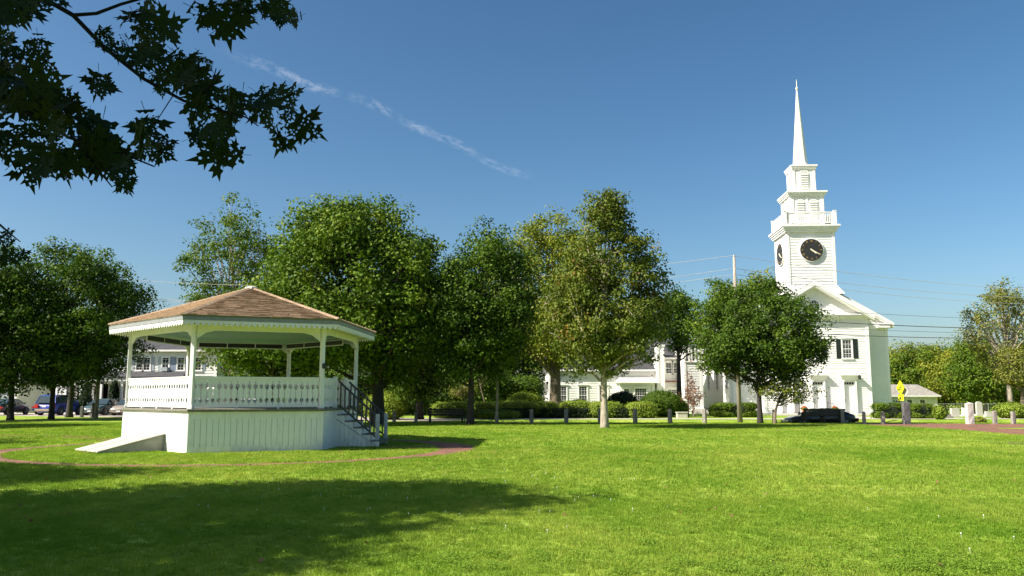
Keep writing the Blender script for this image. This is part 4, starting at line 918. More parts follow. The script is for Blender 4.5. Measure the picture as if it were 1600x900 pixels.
posts = [(615.8, 53.2, .85, 'squat dark granite post closest to the rounded bush right of the bandstand'), (650, 52.8, .8, 'granite post in tree shade just left of the left bench'),
  (830.5, 51.5, 1, 'granite post at the right end of the low iron pipe rail'), (884.8, 51.5, 1, 'granite post below the thick brown trunk of the tree by the parish house'), (937.5, 51.5, 1, 'granite post half hidden just left of the turning maple trunk'),
  (992.5, 51.3, 1, 'granite post in front of the mushroom-topped yew'), (1047, 51.3, 1, 'granite post left of the pale granite block'), (1101, 51.3, 1, 'granite post beside the side entry steps'),
  (1210, 51.2, .97, 'granite post standing at the foot of the small multi-stemmed tree'), (1317, 51.0, .98, 'granite post at the right end of the weathered bench before the black car'),
  (1350.5, 49.6, .85, 'short granite post in front of the church porch corner'), (1380, 49.6, .85, 'short granite post just left of the pedestrian sign'),
  (1555, 49.8, .9, 'slim granite post between the tall pale stone and the round bush'), (1584, 49.8, .87, 'rightmost slim granite post by the brick walk')]
for i, (px, Y, s, lab) in enumerate(posts):
    o = link('granite_post', PM[i % 3], None, (XG(px, Y), Y, gz(XG(px, Y), Y)), (0, 0, i*1.7), (1, 1, s)); tag(o, lab, 'post', 'granite posts along the green')
o = postmesh(.36, 1.28, 7, .93, .01).build('granite_pillar', M['granite_dark'], None, loc=(XG(1416.7, 49.4), 49.4, 0)); tag(o, 'thick dark granite pillar right under the yellow pedestrian sign', 'pillar')
o = postmesh(.36, 1.22, 8, .93, .06).build('granite_pillar', M['granite_light'], None, loc=(XG(1516, 49.6), 49.6, 0)); tag(o, 'tall pale granite pillar by the brick walk, right of the shed hedge', 'pillar')
PDK = postmesh(.21, .84, 9).mesh('granite_post', M['granite_dark'])
for i, (px, Y, s, lab) in enumerate([(127.5, 66, 1, 'dark granite post in front of the second parked car, left one of the pair'), (144.2, 64.5, 1.35, 'taller dark granite post in front of the grey-green car')]):
    o = link('granite_post', PM[i], None, (XG(px, Y), Y, 0), (0, 0, i), (1.1, 1.1, s)); o.data = PDK; tag(o, lab, 'post', 'dark granite posts in front of the parked cars')
def tagm(mb, name, mat, lab, cat, loc=None, group=None): return tag(mb.build(name, mat, None, loc=loc), lab, cat, group)
rl = MB(); a = Vector((XG(726, 52.4), 52.4, .74)); b = Vector((XG(829, 51.5), 51.5, .74)); rl.tube([a, b], .025, 6); rl.tube([a+Vector((0, 0, -.8)), a+Vector((0, 0, .02))], .03, 6)
tagm(rl, 'pipe_rail', M['black'], 'low black iron pipe rail running from the left bench to a granite post', 'rail')
gb_ = MB(); gb_.box(-.4, .4, -.25, .25, -.05, .38).box(-.45, .45, -.3, .3, .381, .45); bevel(tagm(gb_, 'granite_block', M['granite_light'], 'low pale granite block at the pavement left of the side entry', 'stone block', (XG(1065.5, 64.6), 64.6, 0)), .02)
def bench(label, px, Y, w, rz, back=True):
    t = thing('park_bench', label, 'bench', (XG(px, Y), Y, gz(XG(px, Y), Y)), rz, 'dark weathered benches on the green')
    sm = MB().box(-w/2, w/2, -.04, 0, 0, .125).mesh('back_slat', M['bench'])
    for k in range(3): link('back_slat', sm, t, (0, -.21-.03*k, .46+.145*k), (R(8), 0, 0))
    ss = MB().box(-w/2, w/2, -.055, .055, 0, .04).mesh('seat_slat', M['bench'])
    for k in range(4): link('seat_slat', ss, t, (0, -.12+.13*k, .42))
    lg = MB().box(-.045, .045, -.30, -.21, -.05, .88).box(-.045, .045, .26, .34, -.05, .62).box(-.05, .05, -.24, .36, .60, .66).box(-.04, .04, -.22, .3, .34, .418).mesh('end_frame', M['bench'])
    for s in (-1, 1) if w < 2.5 else (-1, 0, 1): link('end_frame', lg, t, (s*(w/2-.12), 0, 0))
    return t
bench('dark wooden bench in deep tree shade beside the left granite posts', 697, 52.6, 2.25, 0)
bench('long weathered wooden bench seen from behind, in front of the black car', 1286, 51.4, 2.55, 0)
# pedestrian sign
sg = thing('pedestrian_sign', 'yellow-green diamond pedestrian crossing sign with arrow plaque above the dark granite pillar', 'road sign', (XG(1410.3, 50.6), 50.6, 0), R(-85))
MB().box(-.03, .03, .0, .03, -.1, 2.52).build('sign_post', M['steel'], sg)
def plate(mb, poly, v0, v1): return mb.prism(poly, 'y', v0, v1)
zc_s = HZ(606, 50.6); hd = .46
p = plate(MB(), [(0, zc_s-hd), (hd, zc_s), (0, zc_s+hd), (-hd, zc_s)], -.014, -.002).build('diamond_plate', M['signyellow'], sg)
bd = MB()
for r0, r1 in ((hd-.045, hd-.03),):
    q0 = [(0, zc_s-r0), (r0, zc_s), (0, zc_s+r0), (-r0, zc_s)]; q1 = [(0, zc_s-r1), (r1, zc_s), (0, zc_s+r1), (-r1, zc_s)]
    for k in range(4):
        j = (k+1) % 4; bd.add([(q0[k][0], -.0165, q0[k][1]), (q0[j][0], -.0165, q0[j][1]), (q1[j][0], -.0165, q1[j][1]), (q1[k][0], -.0165, q1[k][1])], [(0, 1, 2, 3)])
bd.build('border_line', M['black'], p)
fg = MB(); z0 = zc_s-.25
def seg(ax, az, bx, bz, w): 
    d = Vector((bx-ax, 0, bz-az)).normalized(); n_ = Vector((-d.z, 0, d.x))*w
    fg.add([(ax-n_.x, -.017, az-n_.z), (ax+n_.x, -.017, az+n_.z), (bx+n_.x, -.017, bz+n_.z), (bx-n_.x, -.017, bz-n_.z)], [(0, 1, 2, 3)])
seg(0, z0+.38, -.01, z0+.2, .045); seg(-.01, z0+.21, -.10, z0+.01, .025); seg(0, z0+.21, .06, z0+.11, .025); seg(.06, z0+.12, .10, z0, .022); seg(.01, z0+.36, .11, z0+.24, .018); seg(-.01, z0+.36, -.10, z0+.25, .018)
fg.add([(.05*math.cos(k*math.pi/5), -.017, z0+.44+.05*math.sin(k*math.pi/5)) for k in range(10)], [tuple(range(10))]); fg.build('walking_figure', M['black'], p)
zp = HZ(621, 50.6); pl_ = plate(MB(), [(-.3, zp-.19), (.3, zp-.19), (.3, zp+.19), (-.3, zp+.19)], -.014, -.002).build('arrow_plate', M['signyellow'], sg)
ar = MB(); ar.add([(.12, -.017, zp+.1), (.16, -.017, zp+.06), (-.02, -.017, zp-.1), (-.06, -.017, zp-.06)], [(0, 1, 2, 3)]); ar.add([(-.15, -.017, zp-.13), (.02, -.017, zp-.12), (-.13, -.017, zp+.03)], [(0, 1, 2)]); ar.build('arrow', M['black'], pl_)
bk_ = plate(MB(), [(0, zc_s-hd-.08), (hd, zc_s-.1), (0, zc_s+hd-.1), (-hd, zc_s-.1)], .034, .042).build('back_plate', M['signback'], sg); bk_.location = (.12, .12, -.12)
# red flower pots by the church doors
for px, lab in ((1257, 'red geranium pot between the left and middle church doors'), (1305, 'red geranium pot between the middle and right church doors')):
    Yp = 73.5; t = thing('flower_pot', lab, 'flower pot', (XG(px, Yp), Yp, .16), 0, 'red flower pots on the church step')
    MB().lathe([(.16, 0), (.24, .36), (.27, .36), (.27, .42)], 10).build('pot', M['terracotta'], t)
    rn = np.random.default_rng(px); D = nrm(rn.normal(size=(260, 3))); D[:, 2] = abs(D[:, 2]); link('flowers', quadmesh('flowers', leaf_quads(rn, D*np.array([.27, .27, .2])+np.array([0, 0, .42]), D, rn.uniform(.06, .12, 260), .9), rn.uniform(0, 1, 260), M['flower_red']), t)
    link('leaves', quadmesh('leaves', leaf_quads(rn, D*np.array([.3, .3, .2])+np.array([0, 0, .4]), D, rn.uniform(.06, .12, 260), .9), rn.uniform(0, 1, 260), G['deep']), t)
# wall lamps and hand rails on the church steps
for px in (1243.5, 1297):
    x = XG(px, 73.4); rr_ = MB(); rr_.tube([(0, -.8, .05), (0, -.8, .95), (0, .6, 1.15), (0, .6, .2)], .022, 5); tagm(rr_, 'step_handrail', M['black'], 'thin iron handrail on the church step %s door' % ('left of the middle' if px < 1270 else 'left of the right'), 'handrail', (x, 73.2, 0), 'iron handrails on the church step')
bl_ = thing('wall_lamp', 'white wall lantern beside the right church door', 'wall lamp', (XG(1341, 73.9, 3.4), 73.75, 3.4), 0)
MB().box(-.05, .05, -.03, .1, -.1, .1).build('bracket', M['church_trim'], bl_); MB().lathe([(.05, -.3), (.11, -.22), (.13, .02), (.03, .14)], 6, (0, -.12, 0)).build('lantern_glass', M['glass'], bl_)
np_ = MB().box(-.05, .05, -.04, .04, 0, 2.1).box(-.09, .09, -.06, .06, 2.1, 2.2); tagm(np_, 'white_post', M['church_trim'], 'slim white post standing right of the right church door', 'post', (XG(1339, 71), 71, 0))
# gravestones and little things on the right
def stone(px, Y, w, h, th, mat, lab, name='gravestone', cat='gravestone', arch=False):
    mb = MB(); mb.box(-w/2-.1, w/2+.1, -th/2-.08, th/2+.08, -.3, .12)
    pts = [(-w/2, .121), (w/2, .121), (w/2, h*.85)]+([(w/2*math.cos(a*math.pi/8), h*.85+h*.15*math.sin(a*math.pi/8)) for a in range(1, 8)] if arch else [(w/2, h), (-w/2, h)])+[(-w/2, h*.85)]
    mb.prism(pts, 'y', -th/2, th/2); tagm(mb, name, mat, lab, cat, (XG(px, Y), Y, gz(XG(px, Y), Y)))
stone(1492.5, 66, .62, .72, .25, M['granite_light'], 'broad pale gravestone left of the tall pale pillar')
stone(1530.5, 72, .5, 1.2, .2, M['granite_light'], 'upright white gravestone right behind the tall pale pillar', arch=True)
stone(1506, 70, .22, .7, .2, M['white'], 'small narrow white marker between the broad gravestone and the pillar')
stone(1545, 67, .5, .45, .25, M['granite_light'], 'low pale gravestone near the slim granite posts')
stone(1483, 64, .3, .3, .2, M['granite'], 'lowest stone marker left of the broad pale gravestone')
fn = thing('mesh_fence', 'low galvanised chain-link fence behind the gravestones', 'fence', (0, 0, 0)); YFc = 76
x0f, x1f = XG(1462, YFc), XG(1600, YFc)+6
fm = MB(); fm.tube([(x0f, YFc, .98), (x1f, YFc, .98)], .025, 5); fm.build('top_rail', M['steel'], fn)
fpm = MB().tube([(0, 0, -.1), (0, 0, 1.02)], .03, 5).mesh('fence_post', M['steel'])
k = 0; x = x0f
while x < x1f: link('fence_post', fpm, fn, (x, YFc, 0)); x += 2.4
wm = MB(); n = int((x1f-x0f)/.18)
for k in range(n):
    a = x0f+k*.18; wm.add([(a, YFc, .05), (a+.012, YFc, .05), (a+.95, YFc, .97), (a+.938, YFc, .97)], [(0, 1, 2, 3)]); wm.add([(a+.95, YFc+.004, .05), (a+.962, YFc+.004, .05), (a+.012, YFc+.004, .97), (a, YFc+.004, .97)], [(0, 1, 2, 3)])
wm.build('wire_mesh', M['steel'], fn, kind='stuff')
# ------------------------------------------------------------------ utility poles and wires
def upole(px, Y, top, lab, Z0=0, cross=True):
    x = XG(px, Y); t = thing('utility_pole', lab, 'utility pole', (x, Y, 0), 0, 'utility poles along the street')
    MB().tube([(0, 0, -.3), (0, 0, top*.5), (0, 0, top)], [.15, .12, .085], 10).build('pole', M['pole'], t, smooth=True)
    if cross:
        MB().box(-1.1, 1.1, -.16, -.06, top-1.4, top-1.28).build('crossarm', M['pole'], t)
        for s in (-1, -.35, .35, 1):
            MB().lathe([(.03, 0), (.05, .04), (.05, .1), (.02, .14)], 6, (s, -.11, top-1.28)).build('insulator', M['granite_light'], t)
    MB().lathe([(.05, 0), (.07, .05), (.05, .16)], 6, (0, 0, top)).build('top_insulator', M['granite_light'], t)
    return Vector((x, Y, top))
A = upole(1156, 53.6, HZ(402, 53.6), 'pale weathered utility pole rising out of the tree left of the church', cross=False)
Bp = upole(1790, 72, 10.6, 'utility pole down the street right of the wood', cross=False)
Cp = upole(150, 63, 10.4, 'utility pole with crossarm hidden in the big dark tree at left')
def wire(a, b, sag, mat, r, lab, cat='power line'):
    a, b = Vector(a), Vector(b); n = 24; m = MB(); m.tube([a.lerp(b, k/n)-Vector((0, 0, 4*sag*(k/n)*(1-k/n))) for k in range(n+1)], r, 4, caps=False); tagm(m, 'power_line', mat, lab, cat, group='power lines strung between the poles')
def wz(h): return Vector((0, 0, h))
wire(A+wz(.12), Bp+wz(.12), .7, M['cable_pale'], .014, 'highest thin power line right of the pole, crossing in front of the clock tower')
wire(A-wz(.75)+Vector((.15, 0, 0)), Bp-wz(.45), .7, M['cable_pale'], .014, 'second highest thin power line crossing the tower below the clock')
wire(A-wz(1.15)+Vector((.15, 0, 0)), Bp-wz(.95), .75, M['cable_pale'], .013, 'third thin power line crossing the tower just above the pediment')
for (y0, y1, Z2o, lab, r, mt) in ((466, 0, -2.3, 'upper thin line across the church pediment', .012, 'cable'), (486, 0, -3.0, 'thick dark cable across the church at cornice height', .028, 'cable'), (497, 0, -3.3, 'thin line just beneath the thick cable across the church front', .012, 'cable'), (509, 0, -3.65, 'lowest dark cable across the church front above the shutters', .024, 'cable')):
    wire((A.x, A.y, HZ(y0, 51)), Bp+Vector((0, 0, Z2o)), .45, M[mt], r, lab)
wire(A+wz(.12), Cp+wz(.2), 1.2, M['cable_pale'], .013, 'highest thin power line left of the pole, running behind the turning maple')
wire(A-wz(.75)-Vector((.15, 0, 0)), Cp+Vector((1, -.1, -1.2)), 1.3, M['cable_pale'], .012, 'second thin power line left of the pole')
wire(A-wz(1.15)-Vector((.15, 0, 0)), Cp+Vector((.35, -.1, -1.2)), 1.35, M['cable_pale'], .012, 'third thin power line left of the pole')
wire(Cp+Vector((0, 0, .2)), (-70, 80, 10.2), .8, M['cable_pale'], .013, 'thin power line leaving the left pole toward the far street')

# ================================================================== VEHICLES
def car(label, kind, col, loc, rz, group='cars parked along the street'):
    D = {'sedan': (4.7, 1.8, 1.43, [(-2.32, .62, .66), (-2.25, .95, .84), (-1.3, 1.02, .9), (0, .98, .9), (.95, .95, .9), (1.9, .82, .84), (2.25, .68, .72), (2.35, .5, .62)], [(-1.75, 1.0), (-1.0, 1.38), (-.5, 1.43), (.25, 1.42), (.4, 1.38), (1.25, .95)]),
         'suv': (4.65, 1.85, 1.76, [(-2.3, .7, .8), (-2.28, 1.08, .9), (-1.2, 1.1, .92), (0, 1.08, .92), (1.0, 1.06, .92), (2.0, .98, .86), (2.28, .8, .76), (2.34, .55, .68)], [(-2.2, 1.08), (-1.95, 1.66), (-1.5, 1.75), (.1, 1.76), (.35, 1.7), (1.15, 1.06)]),
         'coupe': (4.5, 1.8, 1.22, [(-2.24, .6, .7), (-2.18, .86, .84), (-1.2, .92, .9), (0, .86, .9), (.9, .82, .9), (1.8, .7, .84), (2.18, .55, .72), (2.26, .42, .6)], [(-1.7, .9), (-.9, 1.16), (-.4, 1.22), (.1, 1.21), (.25, 1.18), (1.1, .82)])}[kind]
    L_, W, H, body, gh_ = D; t = thing('parked_car', label, 'car', loc, rz, group); hw = W/2; n = 20
    xs = np.linspace(body[0][0], body[-1][0], n); zt = np.interp(xs, [b[0] for b in body], [b[1] for b in body]); ww = np.interp(xs, [b[0] for b in body], [b[2] for b in body])
    mb = MB(); vs = []; fs = []; zb = .22
    for i, x in enumerate(xs):
        w = ww[i]*hw/.92; e = .1 if i in (0, n-1) else 0; z0 = zb+e; z1 = zt[i]
        half = [(0, z0), (w*.8, z0), (w*.97, z0+.08), (w, z0+(z1-z0)*.45), (w*.985, z0+(z1-z0)*.75), (w*.94, z1-.04), (w*.84, z1), (0, z1+.015)]
        ring = [(x, y, z) for y, z in half]+[(x, -y, z) for y, z in half[-2:0:-1]]; vs += ring
    m_ = 14
    for i in range(n-1):
        for j in range(m_): fs.append((i*m_+j, i*m_+(j+1) % m_, (i+1)*m_+(j+1) % m_, (i+1)*m_+j))
    fs += [tuple(range(m_)), tuple((n-1)*m_+j for j in range(m_-1, -1, -1))]; mb.add(vs, fs); bo_ = mb.build('body', col, t, smooth=True); bo_.modifiers.new('sub', 'SUBSURF').levels = 1; bo_.modifiers['sub'].render_levels = 1
    g = MB(); vs = []; zlo, zhi = min(p[1] for p in gh_), max(p[1] for p in gh_)
    yw = lambda z: hw*(.93-.22*(z-zlo)/(zhi-zlo))
    for s in (-1, 1): vs += [(x, s*yw(z), z) for x, z in gh_]
    k = len(gh_); fs = [tuple(range(k)), tuple(range(2*k-1, k-1, -1))]+[(i, (i+1) % k, (i+1) % k+k, i+k) for i in range(k)]
    g.add(vs, fs); g.build('windows', M['car_glass'], t)
    r = MB(); rp = gh_[1:-1]; vs = []
    for x, z in rp:
        for s in (-1, 1): vs.append((x, s*(yw(z)+.012), z+.014))
    for x, z in rp:
        for s in (-1, 1): vs.append((x, s*(yw(z)+.012), z-.05))
    q = len(rp)*2; fs = []
    for i in range(len(rp)-1): fs += [(2*i, 2*i+1, 2*i+3, 2*i+2), (q+2*i+1, q+2*i, q+2*i+2, q+2*i+3), (2*i, 2*i+2, q+2*i+2, q+2*i), (2*i+1, q+2*i+1, q+2*i+3, 2*i+3)]
    fs += [(0, q, q+1, 1), (q-2, q-1, 2*q-1, 2*q-2)]; r.add(vs, fs); r.build('roof', col, t, smooth=False)
    pl2 = MB()
    for s in (-1, 1):
        for (a, b) in ((gh_[0], gh_[1]), (gh_[-1], gh_[-2])): pl2.tube([(a[0], s*yw(a[1]), a[1]-.02), (b[0], s*yw(b[1]), b[1]-.01)], .035, 4)
        bx = -.25; pl2.tube([(bx, s*(yw(zlo)+.002), zlo-.03), (bx-.05, s*(yw(zhi)+.004), zhi-.03)], .03, 4)
        if kind == 'suv': pl2.tube([(-1.25, s*(yw(zlo)+.002), zlo-.03), (-1.3, s*(yw(zhi)+.004), zhi-.03)], .035, 4)
    pl2.build('pillars', col, t)
    wr = .33 if kind != 'suv' else .36; am = MB()
    for x in (-1.38, 1.38):
        for s in (-1, 1):
            am.lathe([(wr+.06, 0), (wr+.06, .06)], 20, (x, s*(hw*.985)-.03+s*.008, wr+.01), 'y')
            w_ = MB().lathe([(wr*.8, -.1), (wr, -.07), (wr, .07), (wr*.8, .1)], 20, (0, 0, 0), 'y').build('wheel', M['rubber'], t, smooth=False, loc=(x, s*(hw-.09), wr))
            rim = MB(); rim.lathe([(wr*.64, -.02), (wr*.64, .02)], 16, (0, s*.085, 0), 'y'); rim.lathe([(.06, -.02), (.05, .03)], 8, (0, s*.11, 0), 'y')
            for c in range(5):
                a = 2*math.pi*c/5; rim.tube([(0, s*.11, 0), (wr*.6*math.cos(a), s*.11, wr*.6*math.sin(a))], .03, 4)
            rim.build('rim', M['rim'], w_)
    am.build('wheel_arches', M['black'], t)
    zf_ = float(np.interp(2.2, xs, zt)); zr = float(np.interp(-2.2, xs, zt)); fw = hw*.66
    for s in (-1, 1):
        o = MB().lathe([(.02, -.05), (.10, -.02), (.105, .03), (.05, .06)], 10, (0, 0, 0), 'x').build('headlight', M['headlight'], t, smooth=True, loc=(2.2 if kind != 'coupe' else 2.1, s*fw, zf_-.1)); o.scale = (1, 1.7, .85)
        MB().box(-2.36 if kind != 'coupe' else -2.28, -2.2, s*hw*.78-.13, s*hw*.78+.13, zr-.2, zr-.06 if kind != 'suv' else zr+.1).build('taillight', M['taillight'], t)
        MB().lathe([(.03, -.05), (.08, 0), (.07, .06)], 8, (.95, s*(hw+.08), zlo+.1), 'x').build('mirror', col, t)
    bf = MB(); bf.box(2.2, 2.38, -.5, .5, zf_-.3, zf_-.12); bf.build('grille', M['black'], t)
    bu = MB(); bu.box(2.12, 2.42 if kind != 'coupe' else 2.3, -hw*.85, hw*.85, .3, .44); bu.box(-2.4 if kind != 'coupe' else -2.3, -2.15, -hw*.88, hw*.88, .36, .56); bevel(bu.build('bumper', M['bumpertan'] if kind == 'suv' else col, t), .03, 2)
    MB().box(-2.425, -2.40, -.17, .17, .72, .86).build('license_plate', M['plate'], t) if kind == 'suv' else MB().box(2.425 if kind != 'coupe' else 2.31, 2.44 if kind != 'coupe' else 2.325, -.17, .17, .33, .45).build('license_plate', M['plate'], t)
    return t
M['bumpertan'] = noisemat('tan_bumper_plastic', (.34, .27, .19), (.28, .22, .15), 8, .6, 0)
cb = {k: carpaint(k+'_car_paint', c) for k, c in {'blue': (.02, .04, .32), 'teal': (.05, .09, .10), 'champagne': (.28, .24, .20), 'black': (.012, .012, .014), 'silver': (.45, .46, .48), 'white': (.75, .75, .74), 'darkred': (.12, .015, .015), 'navy': (.02, .04, .12)}.items()}
car('bright blue estate car seen from the rear with tan bumper under the big tree', 'suv', cb['blue'], (-39.9, 74.2, 0), R(88))
car('grey-green car facing the green behind two dark granite posts', 'sedan', cb['teal'], (-36.0, 74.2, 0), R(-92))
car('pale beige saloon facing the green, cut off by the bandstand base', 'sedan', cb['champagne'], (-33.3, 73.6, 0), R(-91))
car('black saloon in deep shade at the left edge', 'sedan', cb['black'], (-45.0, 75.0, 0), R(92))
car('small navy car glimpsed between the trunks at far left', 'sedan', cb['navy'], (-42.9, 79.0, 0), R(88))
car('silver car glimpsed between bandstand deck and rail, the left one', 'sedan', cb['silver'], (-27.0, 73.5, 0), R(-88))
car('white car glimpsed through the bandstand balusters', 'sedan', cb['white'], (-22.6, 72.3, 0), R(-90))
car('dark red car glimpsed through the balusters near the bandstand stairs', 'sedan', cb['darkred'], (-18.0, 70.3, 0), R(-90))
car('low black sports car on the sunken road behind the long bench', 'coupe', cb['black'], (XG(1280, 55.5), 55.5, -.36), R(180))
# ================================================================== TREES
def mk(px, Y, name, label, seed, top, bot, w, mat, bark, n_cl, per, leaf, tr=.28, dx=0, grp='trees around the village green', rz=0, **kw):
    zt, zb = HZ(top, Y), HZ(bot, Y) if bot else 0; s = (Y*CP)/F; rx = w*s/2; cz = (zt+zb)/2; rz_ = (zt-zb)/2
    ms = tree_meshes(seed, zt, (dx*s, 0, cz, rx, kw.pop('ry', rx*.95), rz_), tr, n_cl, per, leaf, G[mat], M[bark], **kw)
    return put_tree(name, label, ms, XG(px, Y), Y, rz, group=grp), ms
# front row of the green
mk(945, 43.3, 'maple_tree', 'rounded maple with reddish-brown turning leaves and pale trunk on the lawn edge', 11, 306, 592, 228, 'rust', 'bark_pale', 820, 60, .15, tr=.21, sig=.36, lump=.15, shell=.55, limb_n=50, wood=1.0, top_taper=.38, dx=3, gap=.12)
mk(735, 49, 'deciduous_tree', 'dark green tree with straight dark trunk right of the left bench', 12, 356, 612, 186, 'deep', 'bark_dark', 620, 64, .17, tr=.22, sig=.46, lump=.2, dx=12)
mk(776, 52.0, 'slim_tree', 'slender pale-trunked young tree beside the clipped yews', 13, 470, 600, 60, 'deep', 'bark_pale', 90, 30, .15, tr=.11, sig=.35, limb_n=14)
mk(590, 50, 'oak_tree', 'largest broad green tree right behind the bandstand roof', 14, 312, 625, 306, 'mid', 'bark_dark', 1250, 66, .2, tr=.42, sig=.56, lump=.17, dx=-38, limb_n=40, gap=.1)
mk(655, 60, 'deciduous_tree', 'very dark low-hanging tree filling the gap right of the bandstand', 15, 420, 642, 150, 'deep', 'bark_dark', 520, 54, .2, tr=.3, sig=.5, lump=.15)
mk(1188, 51.0, 'maple_tree', 'rounded green maple in front of the left half of the church', 16, 436, 612, 206, 'deep', 'bark_dark', 760, 62, .145, tr=.17, sig=.36, lump=.2, dx=9, limb_n=40, shell=.55)
mk(1158, 54.4, 'deciduous_tree', 'smaller yellow-flecked green tree around the utility pole', 17, 430, 592, 98, 'mid', 'bark', 240, 60, .145, tr=.12, sig=.33, lump=.2, dx=-26)
mk(1211, 50.3, 'crab_apple_tree', 'small multi-stemmed tree with yellowish leaves under the green maple', 18, 588, 632, 104, 'bright', 'bark', 110, 26, .11, tr=.1, sig=.26, limb_n=26, lump=.15, dx=22, gap=.3)
# second row
mk(868, 70, 'deciduous_tree', 'tall yellow-green tree with thick brown trunk next to the parish house', 19, 336, 598, 208, 'bright', 'bark', 700, 64, .21, tr=.55, sig=.62, lump=.16, dx=-2, gap=.0)
t5, ms5 = mk(1062, 76, 'deciduous_tree', 'dark green tree showing between the turning maple and the utility pole', 20, 452, 556, 84, 'deep', 'bark_dark', 260, 34, .22, tr=.28, sig=.5)
t2, ms2 = mk(358, 70, 'ash_tree', 'tall airy yellow-green tree rising left of the broad tree', 21, 312, 600, 172, 'mid', 'bark_pale', 420, 54, .2, tr=.26, sig=.52, lump=.3, gap=.28, limb_n=50)
mk(425, 46.5, 'deciduous_tree', 'leafy green tree whose low boughs show under the bandstand roof', 22, 440, 606, 210, 'mid', 'bark_dark', 480, 56, .19, tr=.22, sig=.5, lump=.2)
mk(80, 60, 'chestnut_tree', 'large round-crowned dark green tree over the parked cars', 23, 378, 626, 262, 'deep', 'bark_dark', 1000, 64, .19, tr=.2, sig=.55, lump=.10, boughs=46, dx=8, limb_n=40)
mk(16, 58, 'deciduous_tree', 'dark tree at the left edge with drooping shaded boughs', 24, 386, 640, 215, 'deep', 'bark_dark', 480, 60, .19, tr=.22, sig=.48, lump=.18, dx=-22)
mk(108, 66, 'deciduous_tree', 'dark trunk and crown right behind the blue estate car', 25, 480, 596, 90, 'deep', 'bark_dark', 240, 32, .19, tr=.26, sig=.45)
# saplings
mk(1084, 66, 'sapling', 'thin reddish-brown sapling against the bright side entry', 26, 596, 640, 34, 'brown', 'bark', 60, 12, .12, tr=.05, sig=.2, limb_n=22, gap=.1, wood=.8)
mk(1076, 67, 'sapling', 'bare-stemmed sapling with few reddish leaves left of the side entry', 27, 560, 642, 22, 'brown', 'bark', 40, 8, .12, tr=.05, sig=.2, limb_n=16, gap=.1, wood=.8)
mk(727, 66, 'ornamental_tree', 'small tree with orange-brown leaves behind the left bench', 28, 598, 624, 54, 'gold', 'bark_pale', 90, 18, .13, tr=.08, sig=.25, limb_n=20)
mk(764, 70, 'ornamental_tree', 'small leaning bare-stemmed tree between the yews', 29, 560, 600, 60, 'deep', 'bark', 90, 24, .16, tr=.09, sig=.3, lean=(-1.2, 0))
# right side wood
mk(1580, 84, 'ash_tree', 'tall sparse golden-green tree with pale trunk at the right edge', 30, 435, 600, 130, 'gold', 'bark_pale', 260, 44, .2, tr=.34, sig=.48, lump=.35, gap=.45, limb_n=60)
mk(1600, 78, 'deciduous_tree', 'lower golden-leaved tree cut by the right edge of the view', 31, 540, 612, 80, 'gold', 'bark', 220, 26, .19, tr=.25, sig=.4, lump=.3, gap=.2)
_, msA = mk(1440, 110, 'deciduous_tree', 'green tree right above the shed roof at the wood edge', 32, 530, 628, 105, 'mid', 'bark', 320, 52, .25, tr=.25, sig=.6, lump=.25)
_, msB = mk(1505, 104, 'deciduous_tree', 'olive green tree behind the broad pale gravestone', 33, 524, 636, 115, 'bright', 'bark', 330, 52, .25, tr=.28, sig=.6, lump=.3, gap=.15)
_, msC = mk(1180, 112, 'deciduous_tree', 'bright green treetop showing just left of the clock tower', 34, 418, 560, 120, 'bright', 'bark', 380, 30, .3, tr=.4, sig=.7, lump=.2)
_, msD = mk(1408, 112, 'deciduous_tree', 'green tree crown touching the right corner of the church', 35, 530, 630, 60, 'bright', 'bark', 220, 28, .25, tr=.25, sig=.55)
# far wood edge: copies of the same few trees
far = [(1478, 112, msA, .95, 'mid green tree second right of the shed in the wood edge'), (1540, 96, msA, .95, 'darker green tree left of the sparse golden tree'), (1570, 104, msB, 1.0, 'olive tree behind the sparse golden tree'),
       (1625, 100, msA, 1.0, 'green tree of the wood past the right edge'), (1460, 112, msB, 1.05, 'olive tree deep in the wood behind the shed'), (1525, 112, msA, 1.1, 'tall green tree deep in the wood behind the gravestones'), (1420, 116, msB, 1.1, 'olive tree deep in the wood behind the church corner'),
       (1590, 120, msA, 1.1, 'green tree deepest in the wood at the right'), (1660, 112, msB, 1.2, 'olive tree of the wood beyond the right edge')]
for i, (px, Y, ms, s, lab) in enumerate(far):
    s0 = {id(msA): 1, id(msB): 1}[id(ms)]; put_tree('deciduous_tree', lab, ms, XG(px, Y), Y, i*1.3, (s, s), 'trees of the wood on the right')
_, msE = mk(640, 100, 'deciduous_tree', 'dark tree far behind the low-hanging tree right of the bandstand', 36, 430, 640, 190, 'deep', 'bark_dark', 700, 30, .32, tr=.4, sig=.8, lump=.2, grp='far trees behind the green')
for i, (px, Y, s, lab) in enumerate([(560, 104, 1, 'far dark tree straight behind the bandstand stairs'), (720, 98, 1, 'far dark tree behind the orange-brown small tree'), (800, 104, 1, 'far dark tree behind the west wing of the parish house'), (480, 108, .95, 'far dark tree behind the low white building'),
      (400, 112, .85, 'far dark tree behind the airy tree'), (900, 118, 1, 'far dark tree behind the parish house roof'), (1000, 122, .9, 'far dark tree behind the two-storey link'), (20, 112, .85, 'far dark tree behind the grey garage'), (-70, 100, .9, 'far dark tree beyond the left edge'),
      (-240, 96, .9, 'far dark tree well beyond the left edge of the view'), (-420, 92, 1, 'farthest left dark tree beyond the maples'), (1830, 104, .9, 'dark tree well beyond the right edge of the view'), (90, 118, .7, 'far dark tree behind the roof of the porch house'), (690, 92, .6, 'smaller far dark tree behind the left bench')]):
    put_tree('deciduous_tree', lab, msE, XG(px, Y), Y, i*2.1, (s, s), 'far trees behind the green')
